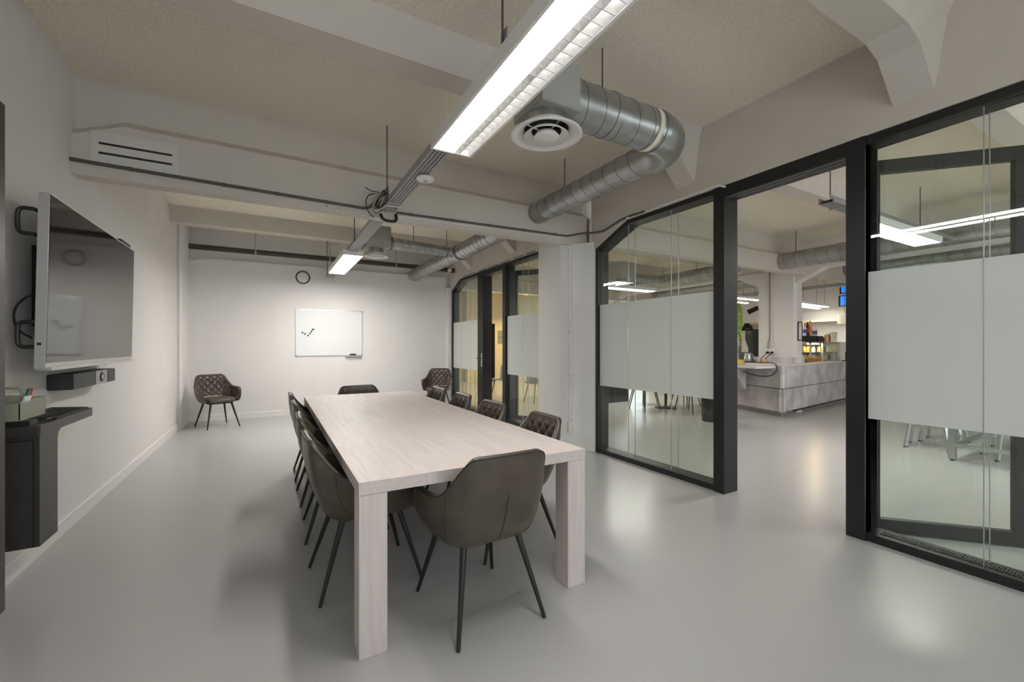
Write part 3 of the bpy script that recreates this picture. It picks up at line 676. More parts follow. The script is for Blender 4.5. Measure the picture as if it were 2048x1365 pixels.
def spiral_duct(t, p, q, r, pitch=.125, seams=True):
    p, q = Vector(p), Vector(q); L = (q-p).length; d_ = (q-p).normalized()
    MB().tube([p, q], r, 32).build('duct_section', 'steel', t, smooth='auto')
    if seams:
        up = Vector((0, 0, 1)); x_ = up.cross(d_).normalized(); n = max(8, int(L/pitch*20)); pts = []
        for i in range(n+1):
            a = 2*pi*(i/20); s_ = min(L, i/20*pitch); pts.append(p+d_*s_+(x_*cos(a)+up*sin(a))*(r+.0005))
        MB().tube(pts, .0032, 5).build('spiral_seam', 'steel_d', t, smooth=True)
def collar(t, c, axis, r, w=.05, m='steel'):
    MB().lathe([(r, -w/2), (r+.005, -w/2), (r+.005, w/2), (r, w/2)], c, 32, axis, False).build('collar', m, t, smooth='auto')
def elbow(t, c, r, a0, a1, rb, z):
    pts = [(c[0]+cos(a0+(a1-a0)*i/10)*rb, c[1]+sin(a0+(a1-a0)*i/10)*rb, z) for i in range(11)]
    MB().tube(pts, r*1.01, 32).build('elbow', 'steel', t, smooth='auto')
def diffuser(t, c, R):
    x_, y_, z_ = c
    MB().lathe([(R*.62, .055), (R*.66, .03), (R*.94, .0), (R, .004), (R, .01), (R*.95, .014), (R*.70, .04), (R*.68, .06)], c, 48, cap=False).build('outer_cone', 'white', t, smooth=True)
    MB().lathe([(R*.42, .03), (R*.62, -.004), (R*.63, .002), (R*.45, .035)], c, 40, cap=False).build('middle_cone', 'white', t, smooth=True)
    MB().lathe([(R*.28, .02), (R*.36, -.006), (R*.33, -.012), (.002, -.012)], c, 40, cap=False).build('centre_disc', 'white', t, smooth=True)
    for a in (0, pi/2, pi, 3*pi/2):
        MB().tube([(x_+cos(a)*R*.1, y_+sin(a)*R*.1, z_+.02), (x_+cos(a)*R*.66, y_+sin(a)*R*.66, z_+.04)], .006, 6).build('spoke', 'alu', t)
    MB().lathe([(.002, .10), (R*.6, .10)], c, 32, cap=False).build('dark_throat', 'black', t)
    MB().lathe([(R*.62, .05), (R*.60, .17)], c, 40, cap=False).build('neck', 'steel', t, smooth=True)

DZ = 2.86
du = thing('air_duct', 'galvanised spiral air duct with elbow and round ceiling diffuser', 'duct', (2.2, 2.3, DZ))
diffuser(du, (1.525, 2.26, 2.66), .225)
B(1.38, 1.665, 2.09, 2.43, 2.775, 3.06).build('plenum_box', 'plenum', du, bevel=.004)
spiral_duct(du, (1.665, 2.25, DZ+.06), (2.49, 2.25, DZ+.06), .145, .15)
elbow(du, (2.49, 2.55), .145, -pi/2, 0, .30, DZ+.06)
spiral_duct(du, (2.79, 2.55, DZ+.06), (2.79, 4.36, DZ+.06), .125, .16)
for xx in (2.03, 2.49): collar(du, (xx, 2.25, DZ+.06), 'x', .146, .045)
collar(du, (2.41, 2.25, DZ+.06), 'x', .147, .04, 'cup')
for yy in (2.56, 3.95): collar(du, (2.79, yy, DZ+.06), 'y', .126, .03)
for p in ((1.98, 2.25), (2.79, 3.78)): MB().tube([(*p, DZ+.15), (*p, ZC)], .005, 8).build('hanger_rod', 'conduit', du)
du2 = thing('air_duct', 'galvanised spiral air duct with side branch behind the crossbeam', 'duct', (2.7, 7, 2.88))
spiral_duct(du2, (2.74, 4.52, 2.89), (2.66, 9.02, 2.83), .125, .13)
MB().lathe([(.002, .02), (.10, .015), (.125, 0)], (2.66, 9.02, 2.83), 32, 'y', False).build('end_cap', 'steel', du2, smooth=True)
spiral_duct(du2, (1.56, 6.62, 2.90), (2.72, 6.62, 2.86), .085, .12)
collar(du2, (2.55, 6.62, 2.862), 'x', .088, .10); collar(du2, (2.70, 6.62, 2.86), 'y', .128, .22)
B(1.20, 1.56, 6.45, 6.81, 2.79, 3.10).build('plenum_box', 'plenum', du2, bevel=.004)
collar(du2, (1.585, 6.62, 2.90), 'x', .10, .05, 'steel_d')
diffuser(du2, (1.38, 6.63, 2.66), .175)
for p in ((1.95, 6.62), (2.5, 6.62)): MB().tube([(*p, 2.94), (*p, ZC)], .005, 8).build('hanger_rod', 'conduit', du2)
# sensor on the back part of the right wall
se = thing('wall_sensor', 'small white sensor with dark bracket above the far glass pane', 'sensor', (3.44, 8.85, 2.97))
B(3.44, 3.51, 8.80, 8.86, 2.93, 3.02).build('bracket', 'dark', se); B(3.37, 3.44, 8.78, 8.87, 2.94, 3.01).build('head', 'white', se, bevel=.01)

# ------------------------------------------------------------------ cafe beyond the glass
luminaire('white ceiling light glowing above the cafe floor outside the doorway', (6.45, 2.15, 2.62), 1.75, False, pi/2, 'emit_c')
luminaire('white ceiling light glowing above the far cafe tables', (7.0, 7.2, 2.60), 1.75, False, pi/2, 'emit_c')
luminaire('white ceiling light in the cafe near the camera side', (6.45, -1.4, 2.62), 1.75, False, pi/2, 'emit_c')
def xtray(label, xa, xb, y, z):
    t = cable_tray(label, 0, -(xb-xa)/2, (xb-xa)/2, z, ((xb-xa)*.3, -(xb-xa)*.42), None)
    t.rotation_euler = (0, 0, -pi/2); t.location = ((xa+xb)/2, y, z)
xtray('grey perforated cable tray over the cafe doorway', 4.72, 7.9, 2.13, 2.72)
cdz = 2.86
dc = thing('air_duct', 'long galvanised spiral duct running across the cafe ceiling', 'duct', (8.15, 4, cdz))
spiral_duct(dc, (8.15, .2, cdz), (8.15, 8.4, cdz), .15, .17)
spiral_duct(dc, (6.9, 7.0, cdz), (8.1, 7.0, cdz), .09, .14)
B(6.45, 6.9, 6.75, 7.2, 2.78, 3.12).build('plenum_box', 'plenum', dc); diffuser(dc, (6.67, 6.97, 2.66), .18)
for yy in (1.5, 4.15, 6.2): MB().tube([(8.15, yy, cdz+.1), (8.15, yy, ZC)], .006, 6).build('hanger_rod', 'conduit', dc)
collar(dc, (8.15, 3.45, cdz), 'y', .152, .06)
dc2 = thing('air_duct', 'second galvanised duct behind the arches of the bar', 'duct', (10.6, 5, 2.95))
spiral_duct(dc2, (10.6, 2.0, 2.95), (10.6, 9.8, 2.95), .16, .2)

# counter
ct = thing('bar_counter', 'grey concrete-look bar counter with two panel rows and recessed plinth', 'counter', (8.2, 4.4, 0))
Cn = Vector((8.12, 4.36, 0)); R_ = Vector((12.2, 4.92, 0)); L_ = Vector((8.70, 6.25, 0))
def wing(a, b, inw, z0, z1, th, off=0):
    d_ = (b-a).normalized(); n = Vector((-d_.y, d_.x, 0))*inw
    p = [a+n*off, b+n*off, b+n*(off+th), a+n*(off+th)]
    return [(q.x, q.y) for q in p]
for z0, z1, off in ((.535, .945, 0), (.10, .520, .02)):
    MB().prism(wing(Cn, R_, 1, 0, 0, .04, off), 'z', z0, z1).build('front_panel', 'counter', ct)
    MB().prism(wing(Cn, L_, -1, 0, 0, .04, off), 'z', z0, z1).build('side_panel', 'counter', ct)
MB().prism(wing(Cn+(R_-Cn).normalized()*.08, R_, 1, 0, 0, .05, .045), 'z', .515, .54).build('shadow_gap', 'dark', ct)
MB().prism(wing(Cn+(L_-Cn).normalized()*.08, L_, -1, 0, 0, .05, .045), 'z', .515, .54).build('shadow_gap', 'dark', ct)
MB().prism(wing(Cn+(R_-Cn).normalized()*.14, R_, 1, 0, 0, .05, .10), 'z', 0, .10).build('plinth', 'tray', ct); MB().prism(wing(Cn+(L_-Cn).normalized()*.14, L_, -1, 0, 0, .05, .10), 'z', 0, .10).build('plinth', 'tray', ct)
MB().prism(wing(Cn+Vector((.75, .10, 0)), R_, 1, 0, 0, .62, .06), 'z', .05, .94).build('carcass', 'dark', ct)
tp = MB().prism([(Cn.x-.02, Cn.y-.02), (R_.x, R_.y-.02), (R_.x, R_.y+.8), (9.35, 5.25), (9.35, 6.35), (L_.x-.02, L_.y), ], 'z', .945, .972).build('worktop', 'top', ct)
MB().prism(wing(Vector((8.92, 4.60, 0)), Vector((8.92, 5.38, 0)), -1, 0, 0, .03), 'z', .972, 1.09).build('splash_panel', 'counter', ct)
MB().prism(wing(Vector((8.92, 4.58, 0)), Vector((9.35, 4.60, 0)), 1, 0, 0, .012), 'z', .972, 1.09).build('splash_panel', 'counter', ct)
sh_ = ct
MB().prism([(7.62, 4.55), (8.15, 4.50), (8.66, 6.25), (8.1, 6.35)], 'z', .905, .943).build('serving_shelf', 'top', sh_)
MB().prism([(7.75, .90), (8.2, .90), (8.2, .45)], 'y', 5.1, 5.5).build('shelf_bracket', 'counter', sh_)
ZT = .973
# items on the counter, placed where they stand
def item(name, lab, cat, loc, prof, m, n=20, group=None):
    o = MB().lathe(prof, (0, 0, 0), n).build(name, m, None, smooth='auto'); o.location = loc; return tag(o, lab, cat, group)
dl = thing('desk_lamp', 'black heat lamp with domed shade on a curved arm on the counter', 'lamp', (9.15, 5.52, ZT))
dl_p = (9.15, 5.52)
MB().lathe([(.09, 0), (.09, .015), (.02, .02)], (*dl_p, ZT), 24).build('base', 'black', dl)
MB().tube([(*dl_p, ZT), (*dl_p, ZT+.60), (dl_p[0]-.01, dl_p[1]+.02, ZT+.74), (dl_p[0]-.02, dl_p[1]+.09, ZT+.83), (dl_p[0]-.03, dl_p[1]+.15, ZT+.83)], .016, 10, sm=2).build('arm', 'black', dl, smooth=True)
MB().lathe([(.035, .16), (.05, .155), (.055, .11), (.10, .07), (.125, 0), (.118, 0)], (dl_p[0]-.03, dl_p[1]+.14, ZT+.68), 28, cap=False).build('shade', 'black', dl, smooth=True)
jg = thing('steel_jug', 'shiny steel milk jug beside the heat lamp', 'jug', (8.85, 5.45, ZT))
MB().lathe([(.07, 0), (.075, .01), (.07, .10), (.06, .17), (.066, .19), (.055, .19)], (8.85, 5.46, ZT), 24).build('body', 'metal', jg, smooth='auto')
MB().tube([(8.85, 5.40, ZT+.17), (8.85, 5.35, ZT+.16), (8.85, 5.345, ZT+.09), (8.85, 5.395, ZT+.05)], .007, 6).build('handle', 'metal', jg)
item('steel_flask', 'tall silver insulated flask standing on the low fridge behind the bar', 'flask', (9.52, 6.14, 1.176), [(.10, 0), (.105, .02), (.105, .38), (.09, .46), (.03, .53), (.03, .60), (.001, .60)], 'metal')
tag(B(9.38, 9.75, 6.0, 6.4, .01, 1.175).build('drinks_fridge', 'tray', None, bevel=.01), 'low steel fridge unit under the silver flask', 'fridge')
tag(B(8.66, 8.74, 5.46, 5.58, ZT, ZT+.05).build('yellow_carton', 'yellow', None, bevel=.003), 'small yellow carton on the counter beside the steel jug', 'carton')
wd_ = thing('serving_board', 'pale wooden serving board on the white shelf', 'board', (8.3, 5.6, .944))
MB().prism([(8.02, 5.15), (8.22, 5.10), (8.62, 6.2), (8.42, 6.25)], 'z', .944, .972).build('board', 'tan', wd_); MB().prism([(8.05, 5.75), (8.18, 5.72), (8.30, 6.1), (8.17, 6.13)], 'z', .972, .986).build('raised_edge', 'brownbox', wd_)
for i, yy in enumerate((5.13, 5.02)):
    tag(B(8.68, 8.76, yy-.045, yy+.045, ZT, ZT+.075).build('wooden_block', 'tan', None, bevel=.003), 'small pale wooden card block on the counter by the white column', 'block', 'wooden blocks on the counter')
pc = tag(MB().tube([(8.60, 5.3, ZT+.012), (8.5, 5.1, ZT+.012), (8.42, 4.9, ZT+.02), (8.2, 4.55, ZT+.03), (8.05, 4.42, .94), (8.0, 4.40, .85), (8.0, 4.5, .76), (8.05, 4.75, .74), (8.1, 5.0, .78), (8.12, 5.15, .84)], .009, 8, sm=2).build('black_cable', 'black', None, smooth=True), 'black cable looping over the counter corner', 'cable')
tag(B(8.55, 8.66, 5.20, 5.36, ZT, ZT+.025).build('cable_box', 'black', None, bevel=.004), 'flat black adapter on the counter at the cable end', 'adapter')
for i, yy in enumerate((5.10, 5.01)):
    s_ = thing('wall_socket', 'white socket with black plug on the column above the counter', 'socket', (8.97, yy, 1.18), 'sockets on the bar column')
    B(8.955, 8.98, yy-.045, yy+.045, 1.13, 1.26).build('socket_body', 'white', s_, bevel=.004)
    MB().lathe([(.001, -.045), (.022, -.04), (.026, 0)], (8.955, yy, 1.18), 16, 'x', False).build('plug', 'black', s_)
    MB().tube([(8.915, yy, 1.18), (8.88, yy+.01, 1.14), (8.84, yy+.10, 1.03), (8.80, yy+.22, .985), (8.78, yy+.3, .98)], .007, 6).build('cord', 'black', s_, smooth=True)
cp = thing('yellow_conduit', 'pair of pale green conduits running down the white bar column', 'conduit', (8.97, 5.15, 2))
for k_, yy in ((0, 5.07), (1, 5.04)):
    MB().tube([(8.965, yy, ZC), (8.965, yy, 1.5), (8.965, yy+(.035 if k_ == 0 else -.035), 1.36), (8.965, yy+(.035 if k_ == 0 else -.035), 1.26)], .012, 8).build('pipe', 'cup' if k_ else 'olive', cp, smooth='auto')
pf = thing('framed_notice', 'small black framed notice hanging on the bar column', 'frame', (9.1, 4.56, 1.5))
for a in ((9.05, 9.21, 1.42, 1.44), (9.05, 9.21, 1.78, 1.80), (9.05, 9.068, 1.44, 1.78), (9.192, 9.21, 1.44, 1.78)): B(a[0], a[1], 4.565, 4.58, a[2], a[3]).build('frame_bar', 'black', pf)
B(9.06, 9.2, 4.572, 4.58, 1.43, 1.79).build('sheet', 'paper', pf)
for i in range(5): B(9.09, 9.17, 4.5705, 4.572, 1.70+i*.013, 1.705+i*.013).build('text_line', 'tray', pf)
ts = thing('card_stand', 'white card holder with black foot on the counter beside the column', 'card holder', (9.35, 4.68, ZT))
B(9.33, 9.46, 4.675, 4.685, ZT+.03, ZT+.17).build('card', 'paper', ts); B(9.31, 9.48, 4.64, 4.72, ZT, ZT+.03).build('foot', 'black', ts)
# display case
dcs = thing('display_case', 'glass fronted pastry display case on the bar counter', 'display case', (10.4, 4.95, ZT))
yq0, yq1 = 4.86, 5.30
for a in ((9.72, 9.75), (10.22, 10.27), (10.93, 10.97)): B(a[0], a[1], yq0, yq0+.03, ZT, ZT+.43).build('upright', 'alu', dcs)
B(9.72, 10.97, yq0, yq1, ZT+.40, ZT+.43).build('top_plate', 'alu', dcs); B(9.72, 10.97, yq0, yq1, ZT, ZT+.03).build('base_plate', 'alu', dcs)
B(9.72, 10.97, yq1-.02, yq1, ZT+.03, ZT+.40).build('back_plate', 'tray', dcs); B(9.75, 10.93, yq0+.05, yq1-.02, ZT+.20, ZT+.21).build('glass_shelf', 'alu', dcs)
B(9.75, 10.93, yq0+.01, yq0+.015, ZT+.03, ZT+.40).build('glass_front', 'glass', dcs)
CASE0 = set(C.objects)-{o_ for o_ in C.objects if o_.name.startswith('zz')}
B(9.76, 10.20, yq0+.06, yq0+.10, ZT+.375, ZT+.39).build('warm_lamp', 'emit_w', dcs)
random.seed(9)
for i in range(16):
    xx = 9.82+i*.07; cl = random.choice(['paper', 'yellow', 'brownbox', 'tan', 'cup', 'olive', 'dark'])
    for zz in (.03, .21):
        if random.random() < .85:
            o = MB().lathe([(.026, 0), (.028, .05), (.02, .09+random.random()*.03), (.012, .12)], (xx, 5.05+random.uniform(-.06, .06), ZT+zz), 10).build('snack_jar', cl)
            tag(o, '%s jar on the %s shelf inside the pastry display case' % ({'paper': 'white', 'yellow': 'yellow', 'brownbox': 'dark brown', 'tan': 'tan', 'cup': 'cream', 'olive': 'sage green', 'dark': 'black'}[cl], 'lower' if zz < .1 else 'upper'), 'jar', 'jars in the display case')
# on the case
bx = tag(B(9.74, 10.10, 4.92, 5.2, ZT+.43, ZT+.56).build('black_tray', 'black', None, bevel=.01), 'black open tray on top of the display case', 'tray')
bt = thing('drink_bottle', 'cola bottle with red label on the display case', 'bottle')
def bottle(x_, y_, lab, body, band, cap, h=.27):
    t = thing('drink_bottle', lab, 'bottle', (x_, y_, ZT+.561))
    MB().lathe([(.03, 0), (.034, .01), (.034, h*.62), (.022, h*.80), (.012, h*.9), (.012, h)], (x_, y_, ZT+.561), 14).build('body', body, t, smooth='auto')
    MB().lathe([(.0348, h*.25), (.0348, h*.58)], (x_, y_, ZT+.561), 14, cap=False).build('label_band', band, t, smooth=True)
    MB().lathe([(.014, h*.93), (.014, h+.008), (.002, h+.008)], (x_, y_, ZT+.561), 10).build('cap', cap, t)
bpy.data.objects.remove(bt)
bottle(9.80, 5.02, 'white bottle with blue label on the black tray', 'paper', 'blue', 'blue', .24)
bottle(9.88, 5.0, 'dark cola bottle with red label on the black tray', 'cola', 'red', 'red', .30)
bottle(9.985, 5.0, 'orange juice bottle with yellow label on the black tray', 'yellow', 'orange', 'orange', .32)
bottle(10.06, 5.04, 'green lemonade bottle on the black tray', 'fern', 'yellow', 'yellow', .2)
t = thing('water_bottle', 'clear water bottle with purple label on the black crate', 'bottle', (10.25, 5.05, ZT+.56))
MB().lathe([(.055, 0), (.06, .01), (.06, .15), (.03, .22), (.02, .25)], (10.25, 5.05, ZT+.56), 16).build('body', 'paper', t, smooth='auto'); MB().lathe([(.0608, .04), (.0608, .12)], (10.25, 5.05, ZT+.56), 16, cap=False).build('label_band', 'purple', t)
tag(B(10.15, 10.38, 4.92, 5.15, ZT+.43, ZT+.559).build('black_crate', 'dark', None, bevel=.006), 'dark crate holding the water bottle on the display case', 'crate')
tag(B(10.45, 10.62, 4.92, 5.1, ZT+.43, ZT+.52).build('tea_box', 'dark', None, bevel=.006), 'low dark tea box on the display case', 'box')
for i, (cl, xx) in enumerate((('orange', 10.41), ('paper', 10.48), ('brownbox', 10.55), ('red', 10.60))):
    o = MB().lathe([(.022, 0), (.022, .10), (.012, .13), (.012, .16)], (xx, 4.90, ZT+.43), 10).build('syrup_bottle', cl); tag(o, 'small syrup bottle with %s body on the display case' % {'orange': 'orange', 'paper': 'white', 'brownbox': 'brown', 'red': 'red'}[cl], 'bottle')
cup0 = None
for i, (xx, n) in enumerate(((10.74, 4), (10.83, 5), (10.98, 6), (11.10, 6))):
    for k_ in range(n):
        r = .035 if i < 2 else .05
        o = MB().lathe([(r*.72, 0), (r, .10), (r*1.06, .10), (r*.95, .10), (r*.68, .004)], (xx, 5.02, ZT+.43+k_*.026), 14).build('paper_cup', 'cup', None, smooth='auto')
        tag(o, ('small cream paper cup nested in a thin stack on the display case', 'large cream paper cup nested in a wide stack on the coffee machine')[i > 1], 'cup', 'stacked paper cups')
tag(B(10.97, 11.6, 4.9, 5.4, ZT, ZT+.43).build('coffee_machine', 'white', None, bevel=.02), 'white coffee machine at the counter end under the cup stacks', 'coffee machine')
pt_ = thing('payment_terminal', 'dark upright payment terminal on the bar counter', 'terminal', (10.95, 4.72, ZT))
B(10.90, 10.97, 4.70, 4.73, ZT+.015, ZT+.21).build('handset', 'dark', pt_, bevel=.006); B(10.86, 11.02, 4.66, 4.78, ZT, ZT+.02).build('foot', 'black', pt_)
for o_ in [q_ for q_ in C.objects if q_ not in CASE0 and q_.parent is None]+[dcs]: o_.location.x += .27; o_.location.y -= .07
wb_ = thing('wooden_crate', 'small brown wooden crate with fruit at the display case', 'crate', (9.9, 4.76, ZT))
for a in ((9.72, 10.06, 4.70, 4.71, 0, .07), (9.72, 10.06, 4.82, 4.83, 0, .07), (9.72, 9.73, 4.71, 4.82, 0, .07), (10.05, 10.06, 4.71, 4.82, 0, .07), (9.72, 10.06, 4.71, 4.82, 0, .008)): B(a[0], a[1], a[2], a[3], ZT+a[4], ZT+a[5]).build('crate_board', 'brownbox', wb_)
for i in range(6):
    o = MB().lathe([(.001, -.03), (.02, -.024), (.03, 0), (.02, .024), (.001, .03)], (9.76+.05*i, 4.765, ZT+.075), 12).build('fruit', ['yellow', 'orange', 'brownbox'][i % 3], None, smooth=True); tag(o, 'round %s fruit in the wooden crate on the bar' % ('yellow', 'orange', 'brown')[i % 3], 'fruit', 'fruit in the crate')
cf = thing('chalk_card', 'small chalk card in a wooden frame leaning on the bar', 'frame', (10.2, 4.74, ZT))
B(10.10, 10.32, 4.73, 4.745, ZT, ZT+.12).build('frame', 'tan', cf); B(10.12, 10.30, 4.7285, 4.73, ZT+.02, ZT+.10).build('card', 'brownbox', cf)

# hanging fern
fp = thing('hanging_plant', 'bright green trailing fern hanging above the bar counter', 'plant', (8.80, 5.77, 2.15))
MB().lathe([(.09, 0), (.12, .14), (.125, .15)], (8.80, 5.77, 2.05), 20).build('pot', 'dark', fp)
for k_ in (0, 2*pi/3, 4*pi/3): MB().tube([(8.80+.1*cos(k_), 5.77+.1*sin(k_), 2.2), (8.80, 5.77, ZC)], .003, 5).build('hanger', 'dark', fp)
random.seed(12)
for i in range(46):
    a = random.uniform(0, 2*pi); L = random.uniform(.35, 1.0); m = MB(); pts = []
    for j in range(13):
        s_ = j/12; r = .06+.13*(1-(1-s_)**2)*random.uniform(.9, 1.0); zz = 2.2+.10*sin(s_*pi)-L*s_*s_
        pts.append(Vector((8.80+cos(a)*r, 5.77+sin(a)*r, zz)))
    for j in range(1, 13):
        d_ = (pts[j]-pts[j-1]).normalized(); sd = d_.cross(Vector((0, 0, 1))); sd = sd.normalized() if sd.length > 1e-4 else Vector((1, 0, 0))
        for g in (-1, 1):
            p = pts[j]; q = p+sd*g*.055+d_*.02-Vector((0, 0, .01)); m.add([p-d_*.008, p+d_*.008, q+d_*.006, q-d_*.004], [(0,1,2,3)])
    m.tube(pts, .002, 4); m.build('frond', 'fern', fp)
# tubes, spots, screens behind the bar
def tube_light(label, p, q):
    t = thing('tube_light', label, 'light', tuple((Vector(p)+Vector(q))/2), 'tube lights behind the bar')
    p, q = Vector(p), Vector(q); d_ = (q-p).normalized(); n = Vector((-d_.y, d_.x, 0))*.06
    m = MB(); a = [p+n, q+n, q-n, p-n]
    m.prism([(v_.x, v_.y) for v_ in a], 'z', p.z, p.z+.06); m.build('housing', 'lampwhite', t)
    n *= .8; a = [p+n, q+n, q-n, p-n]; MB().prism([(v_.x, v_.y) for v_ in a], 'z', p.z-.012, p.z-.001).build('tube', 'emit_t', t)
    for f in (.1, .9):
        c = p+(q-p)*f; MB().tube([(c.x, c.y, c.z+.06), (c.x, c.y, ZC)], .004, 5).build('hanger', 'conduit', t)
TLN = ('slim tube light with the long bracket nearest the bar column', 'slim tube light behind the hanging fern', 'slim tube light hung before the beige bar wall', 'slim tube light beside the menu screens, further back', 'short tube light in front of the menu screens', 'slim tube light over the front of the bar area')
for lab_, (p, q) in zip(TLN, (((9.6, 6.45, 2.5), (11.0, 6.52, 2.5)), ((9.7, 6.95, 2.48), (11.3, 7.0, 2.48)), ((10.9, 5.45, 2.32), (12.5, 5.62, 2.32)), ((11.2, 5.72, 2.30), (12.6, 5.85, 2.30)), ((11.78, 4.72, 2.34), (12.3, 4.75, 2.34)), ((10.9, 4.0, 2.5), (11.4, 4.0, 2.5)))):
    tube_light(lab_, p, q)
bt_ = thing('cable_tray', 'long dark grey tray hung behind the bar arches', 'cable tray', (11.6, 6, 2.72))
MB().box(11.5, 11.7, 3.5, 9, 2.70, 2.702).box(11.5, 11.502, 3.5, 9, 2.702, 2.78).box(11.698, 11.7, 3.5, 9, 2.702, 2.78).build('channel', 'tray', bt_)
for yy in (4.6, 6.4): MB().tube([(11.6, yy, 2.7), (11.6, yy, ZC)], .006, 6).build('hanger_rod', 'conduit', bt_)
for i, (zz, dx) in enumerate(((2.62, 0), (2.30, -.05))):
    t = thing('menu_screen', ('upper' if i == 0 else 'lower')+' blue lit menu screen hung behind the bar', 'screen', (12.4+dx, 5.2, zz))
    B(12.42+dx, 12.46+dx, 4.65, 5.30, zz, zz+.27).build('casing', 'black', t); B(12.414+dx, 12.419+dx, 4.67, 5.26, zz+.02, zz+.25).build('display', 'scr', t)
    MB().tube([(12.45+dx, 5.1, zz+.27), (12.45+dx, 5.1, ZC)], .01, 6).build('hanger', 'black', t)
pl = thing('pendant_lamp', 'pale drum pendant lamp behind the bar', 'lamp', (12.0, 5.25, 1.85))
MB().lathe([(.14, 0), (.14, .22), (.02, .23)], (12.1, 5.06, 1.85), 24).build('shade', 'cup', pl, smooth='auto'); MB().tube([(12.1, 5.06, 2.07), (12.1, 5.06, ZC)], .005, 5).build('cord', 'black', pl)
st = thing('track_spot', 'black spot lamp hung beside the bar column', 'spotlight', (9.6, 6.05, 2.3))
MB().tube([(9.56, 5.66, 2.18), (9.46, 5.84, 2.08)], [.05, .06], 16).build('head', 'black', st); MB().tube([(9.58, 5.63, 2.20), (9.58, 5.63, ZC)], .008, 6).build('stem', 'black', st)
dr = thing('black_barrel', 'rounded dark grey coffee grinder behind the heat lamp', 'grinder', (9.5, 5.75, ZT))
MB().lathe([(.12, 0), (.13, .30), (.17, .42), (.19, .50), (.19, .66), (.17, .72), (.05, .74)], (9.62, 5.78, ZT), 24).build('hopper', 'dark', dr, smooth='auto')
for i, (yy, zz, cl) in enumerate(((5.6, 1.95, 'cup'), (8.4, 1.9, 'tan'))):
    t = thing('wall_shelf', ('pale' if i == 0 else 'brown')+' shelf on the wall behind the bar', 'shelf', (12.7, yy, zz))
    B(12.6, 12.9, yy-.5, yy+.6, zz, zz+.05).build('board', cl, t); B(12.62, 12.65, yy-.4, yy-.35, zz-.2, zz).build('bracket', 'dark', t)
bc = thing('back_cabinet', 'tall dark glass door cabinet behind the bar', 'cabinet', (12.6, 5.15, 0))
B(12.35, 12.85, 6.2, 7.6, 0, 2.0).build('body', 'tan', bc); B(12.33, 12.35, 6.25, 6.9, .1, 1.95).build('door', 'brownbox', bc); B(12.33, 12.35, 6.92, 7.55, .1, 1.95).build('door', 'brownbox', bc)
for i in range(2):
    t = thing('blackboard_menu', ('larger' if i == 0 else 'smaller')+' black menu board on the wall behind the bar', 'board', (12.88, 4.6-i*.7, 1.6))
    B(12.87, 12.9, 4.3-i*.8, 4.9-i*.8, 1.3+i*.1, 2.1).build('board', 'black', t)

# cafe furniture seen below the frosted band
mt = thing('steel_table', 'steel framed high table on the cafe floor behind the glass', 'table', (7.4, 1.5, 0))
for lx, ly in ((6.85, 1.80), (8.25, 1.80), (6.85, 1.10), (8.25, 1.10)):
    B(lx-.03, lx+.03, ly-.03, ly+.03, .02, .86).build('leg', 'metal', mt); MB().lathe([(.02, 0), (.02, .02)], (lx, ly, 0), 12).build('foot', 'dark', mt)
for a in ((6.88, 8.22, 1.78, 1.82), (6.88, 8.22, 1.08, 1.12)): B(a[0], a[1], a[2], a[3], .16, .20).build('stretcher', 'metal', mt)
for xx in (6.85, 8.25): B(xx-.02, xx+.02, 1.13, 1.77, .16, .20).build('stretcher', 'metal', mt)
B(6.75, 8.35, 1.0, 1.9, .86, .90).build('top', 'tan', mt)
def stool(x_, y_, rz, lab):
    t = thing('metal_stool', lab, 'stool', (0, 0, 0), 'steel stools at the high table')
    for sx in (-1, 1):
        for sy in (-1, 1):
            MB().tube([(sx*.12, sy*.12, .65), (sx*.20, sy*.20, .015)], [.018, .024], 6).build('leg', 'metal', t); MB().lathe([(.022, 0), (.022, .015)], (sx*.2, sy*.2, 0), 10).build('foot', 'dark', t)
    MB().box(-.17, .17, -.006, .006, .25, .27).box(-.006, .006, -.17, .17, .25, .27).build('brace', 'metal', t)
    MB().lathe([(.001, .655), (.14, .655), (.16, .66), (.165, .645), (.15, .64)], (0, 0, 0), 24, cap=False).build('seat', 'metal', t, smooth=True)
    t.location = (x_, y_, 0); t.rotation_euler = (0, 0, rz)
stool(7.45, 2.18, .2, 'bare steel stool pulled up to the high table, door side'); stool(7.5, 1.45, .5, 'bare steel stool tucked under the high table'); stool(8.05, 2.2, .1, 'bare steel stool at the far end of the high table')
def cafe_chair(x_, y_, rz, lab, cl='dark'):
    t = thing('cafe_chair', lab, 'chair', (0, 0, 0), 'cafe chairs beyond the glass')
    for sx in (-1, 1):
        for sy in (-1, 1): MB().tube([(sx*.15, sy*.14, .44), (sx*.22, sy*.22, 0)], [.013, .009], 8).build('leg', 'dark', t)
    MB().prism([(-.22, -.20), (.22, -.20), (.24, .0), (.20, .22), (-.20, .22), (-.24, 0)], 'z', .44, .48).build('seat', cl, t, bevel=.01)
    MB().grid(lambda i, j: Vector((.24*sin((i-5)/5*1.3), -.20-.05*j/4+.12*(1-cos((i-5)/5*1.3)), .47+.36*j/4)), 11, 5).build('backrest', cl, t, smooth=True)
    t.location = (x_, y_, 0); t.rotation_euler = (0, 0, rz)
def cafe_table(x_, y_, lab):
    t = thing('cafe_table', lab, 'table', (x_, y_, 0))
    B(x_-.4, x_+.4, y_-.4, y_+.4, .72, .75).build('top', 'tan', t)
    MB().tube([(x_, y_, .02), (x_, y_, .72)], .03, 12).build('post', 'dark', t); MB().lathe([(.22, 0), (.22, .012), (.04, .03)], (x_, y_, 0), 24).build('foot', 'dark', t)
cafe_table(7.3, 6.3, 'square wooden cafe table nearest the counter side'); cafe_table(6.0, 8.4, 'square wooden cafe table nearest the corridor')
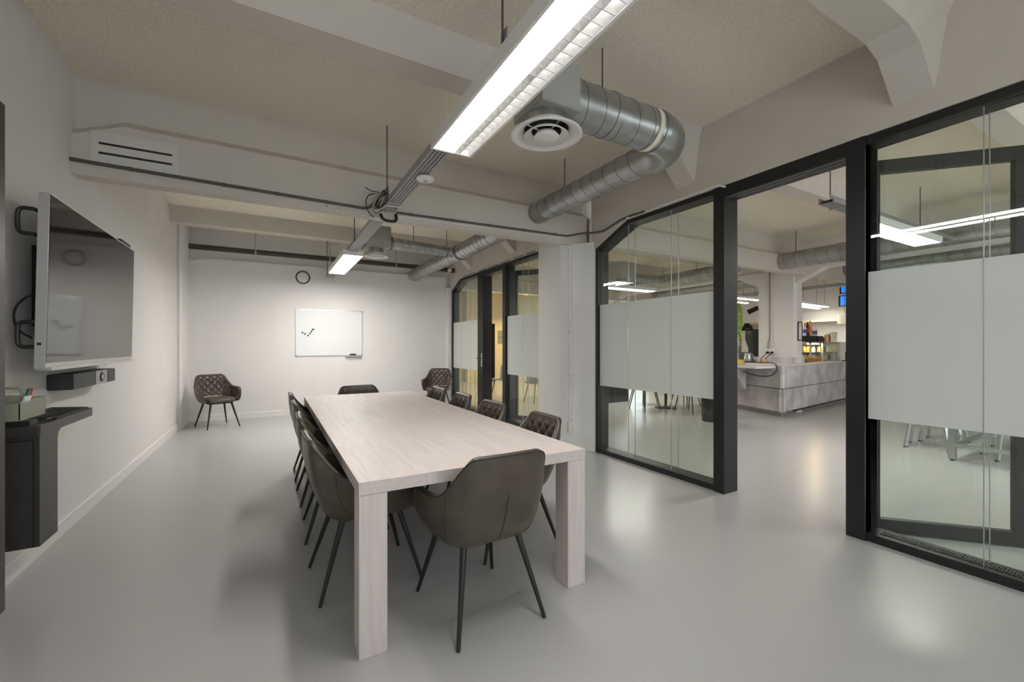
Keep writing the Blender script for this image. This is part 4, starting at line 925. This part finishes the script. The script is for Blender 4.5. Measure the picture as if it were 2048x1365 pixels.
for i, (a, b, r, l, cl) in enumerate(((6.68, 6.3, -pi/2, 'dark cafe chair on the glass wall side of the near table', 'dark'), (7.3, 5.68, 0, 'grey cafe chair in front of the near cafe table', 'plenum'), (7.92, 6.3, pi/2, 'dark cafe chair on the counter side of the near table', 'dark'), (5.4, 8.4, -pi/2, 'olive cafe chair beside the corridor table', 'olive'), (6.0, 7.75, 0, 'brown cafe chair before the corridor table', 'brownbox'), (7.3, 6.93, pi, 'brown cafe chair between the near table and the dark bench', 'brownbox'), (5.2, 9.7, .3, 'grey tub chair near the corridor', 'plenum'))):
    cafe_chair(a, b, r, l, cl)
bn = thing('waste_bin', 'black waste bin with liner beside the bar counter', 'bin', (6.9, 4.9, 0))
MB().lathe([(.17, 0), (.18, .03), (.20, .55), (.21, .58), (.17, .55)], (6.75, 4.80, 0), 24).build('drum', 'dark', bn, smooth='auto'); MB().lathe([(.212, .50), (.216, .53), (.212, .585), (.20, .59)], (6.75, 4.80, 0), 20, cap=False).build('liner', 'black', bn)
bch = thing('long_bench', 'dark bench with high back behind the near cafe table', 'bench', (6.9, 7.7, 0))
B(6.45, 7.35, 7.45, 7.85, 0, .5).build('seat_box', 'dark', bch); B(6.45, 7.35, 7.85, 7.95, 0, .95).build('back_panel', 'dark', bch)
# far daylight window of the cafe and the warm corridor
fw = sgroup('window_7', (9.6, 14.58, 1.2))
MB().box(9.9, 15.6, 14.54, 14.6, 1.0, 1.06).box(9.9, 15.6, 14.54, 14.6, 2.2, 2.26).build('window_frame', 'white', fw); B(9.9, 15.6, 14.575, 14.59, 1.06, 2.2).build('pane', 'day', fw)
for i, (xx, yy) in enumerate(((7.9, 12.9), (6.4, 12.9), (5.0, 10.8), (6.6, 10.8))):
    t = thing('downlight', 'warm round downlight in the corridor ceiling', 'light', (xx, yy, ZC), 'corridor downlights')
    MB().lathe([(.10, 0), (.11, -.015), (.085, -.02)], (xx, yy, ZC), 24, cap=False).build('ring', 'white', t); MB().lathe([(.001, -.012), (.085, -.012)], (xx, yy, ZC), 24, cap=False).build('lens', 'emit_y', t)
nbd = thing('notice_board', 'grey notice panel on the warm lit corridor wall', 'board', (7.5, 14.14, 1.6))
B(7.36, 7.9, 14.12, 14.149, 1.42, 1.88).build('panel', 'olive', nbd); B(7.38, 7.88, 14.117, 14.12, 1.63, 1.645).build('divider', 'dark', nbd)
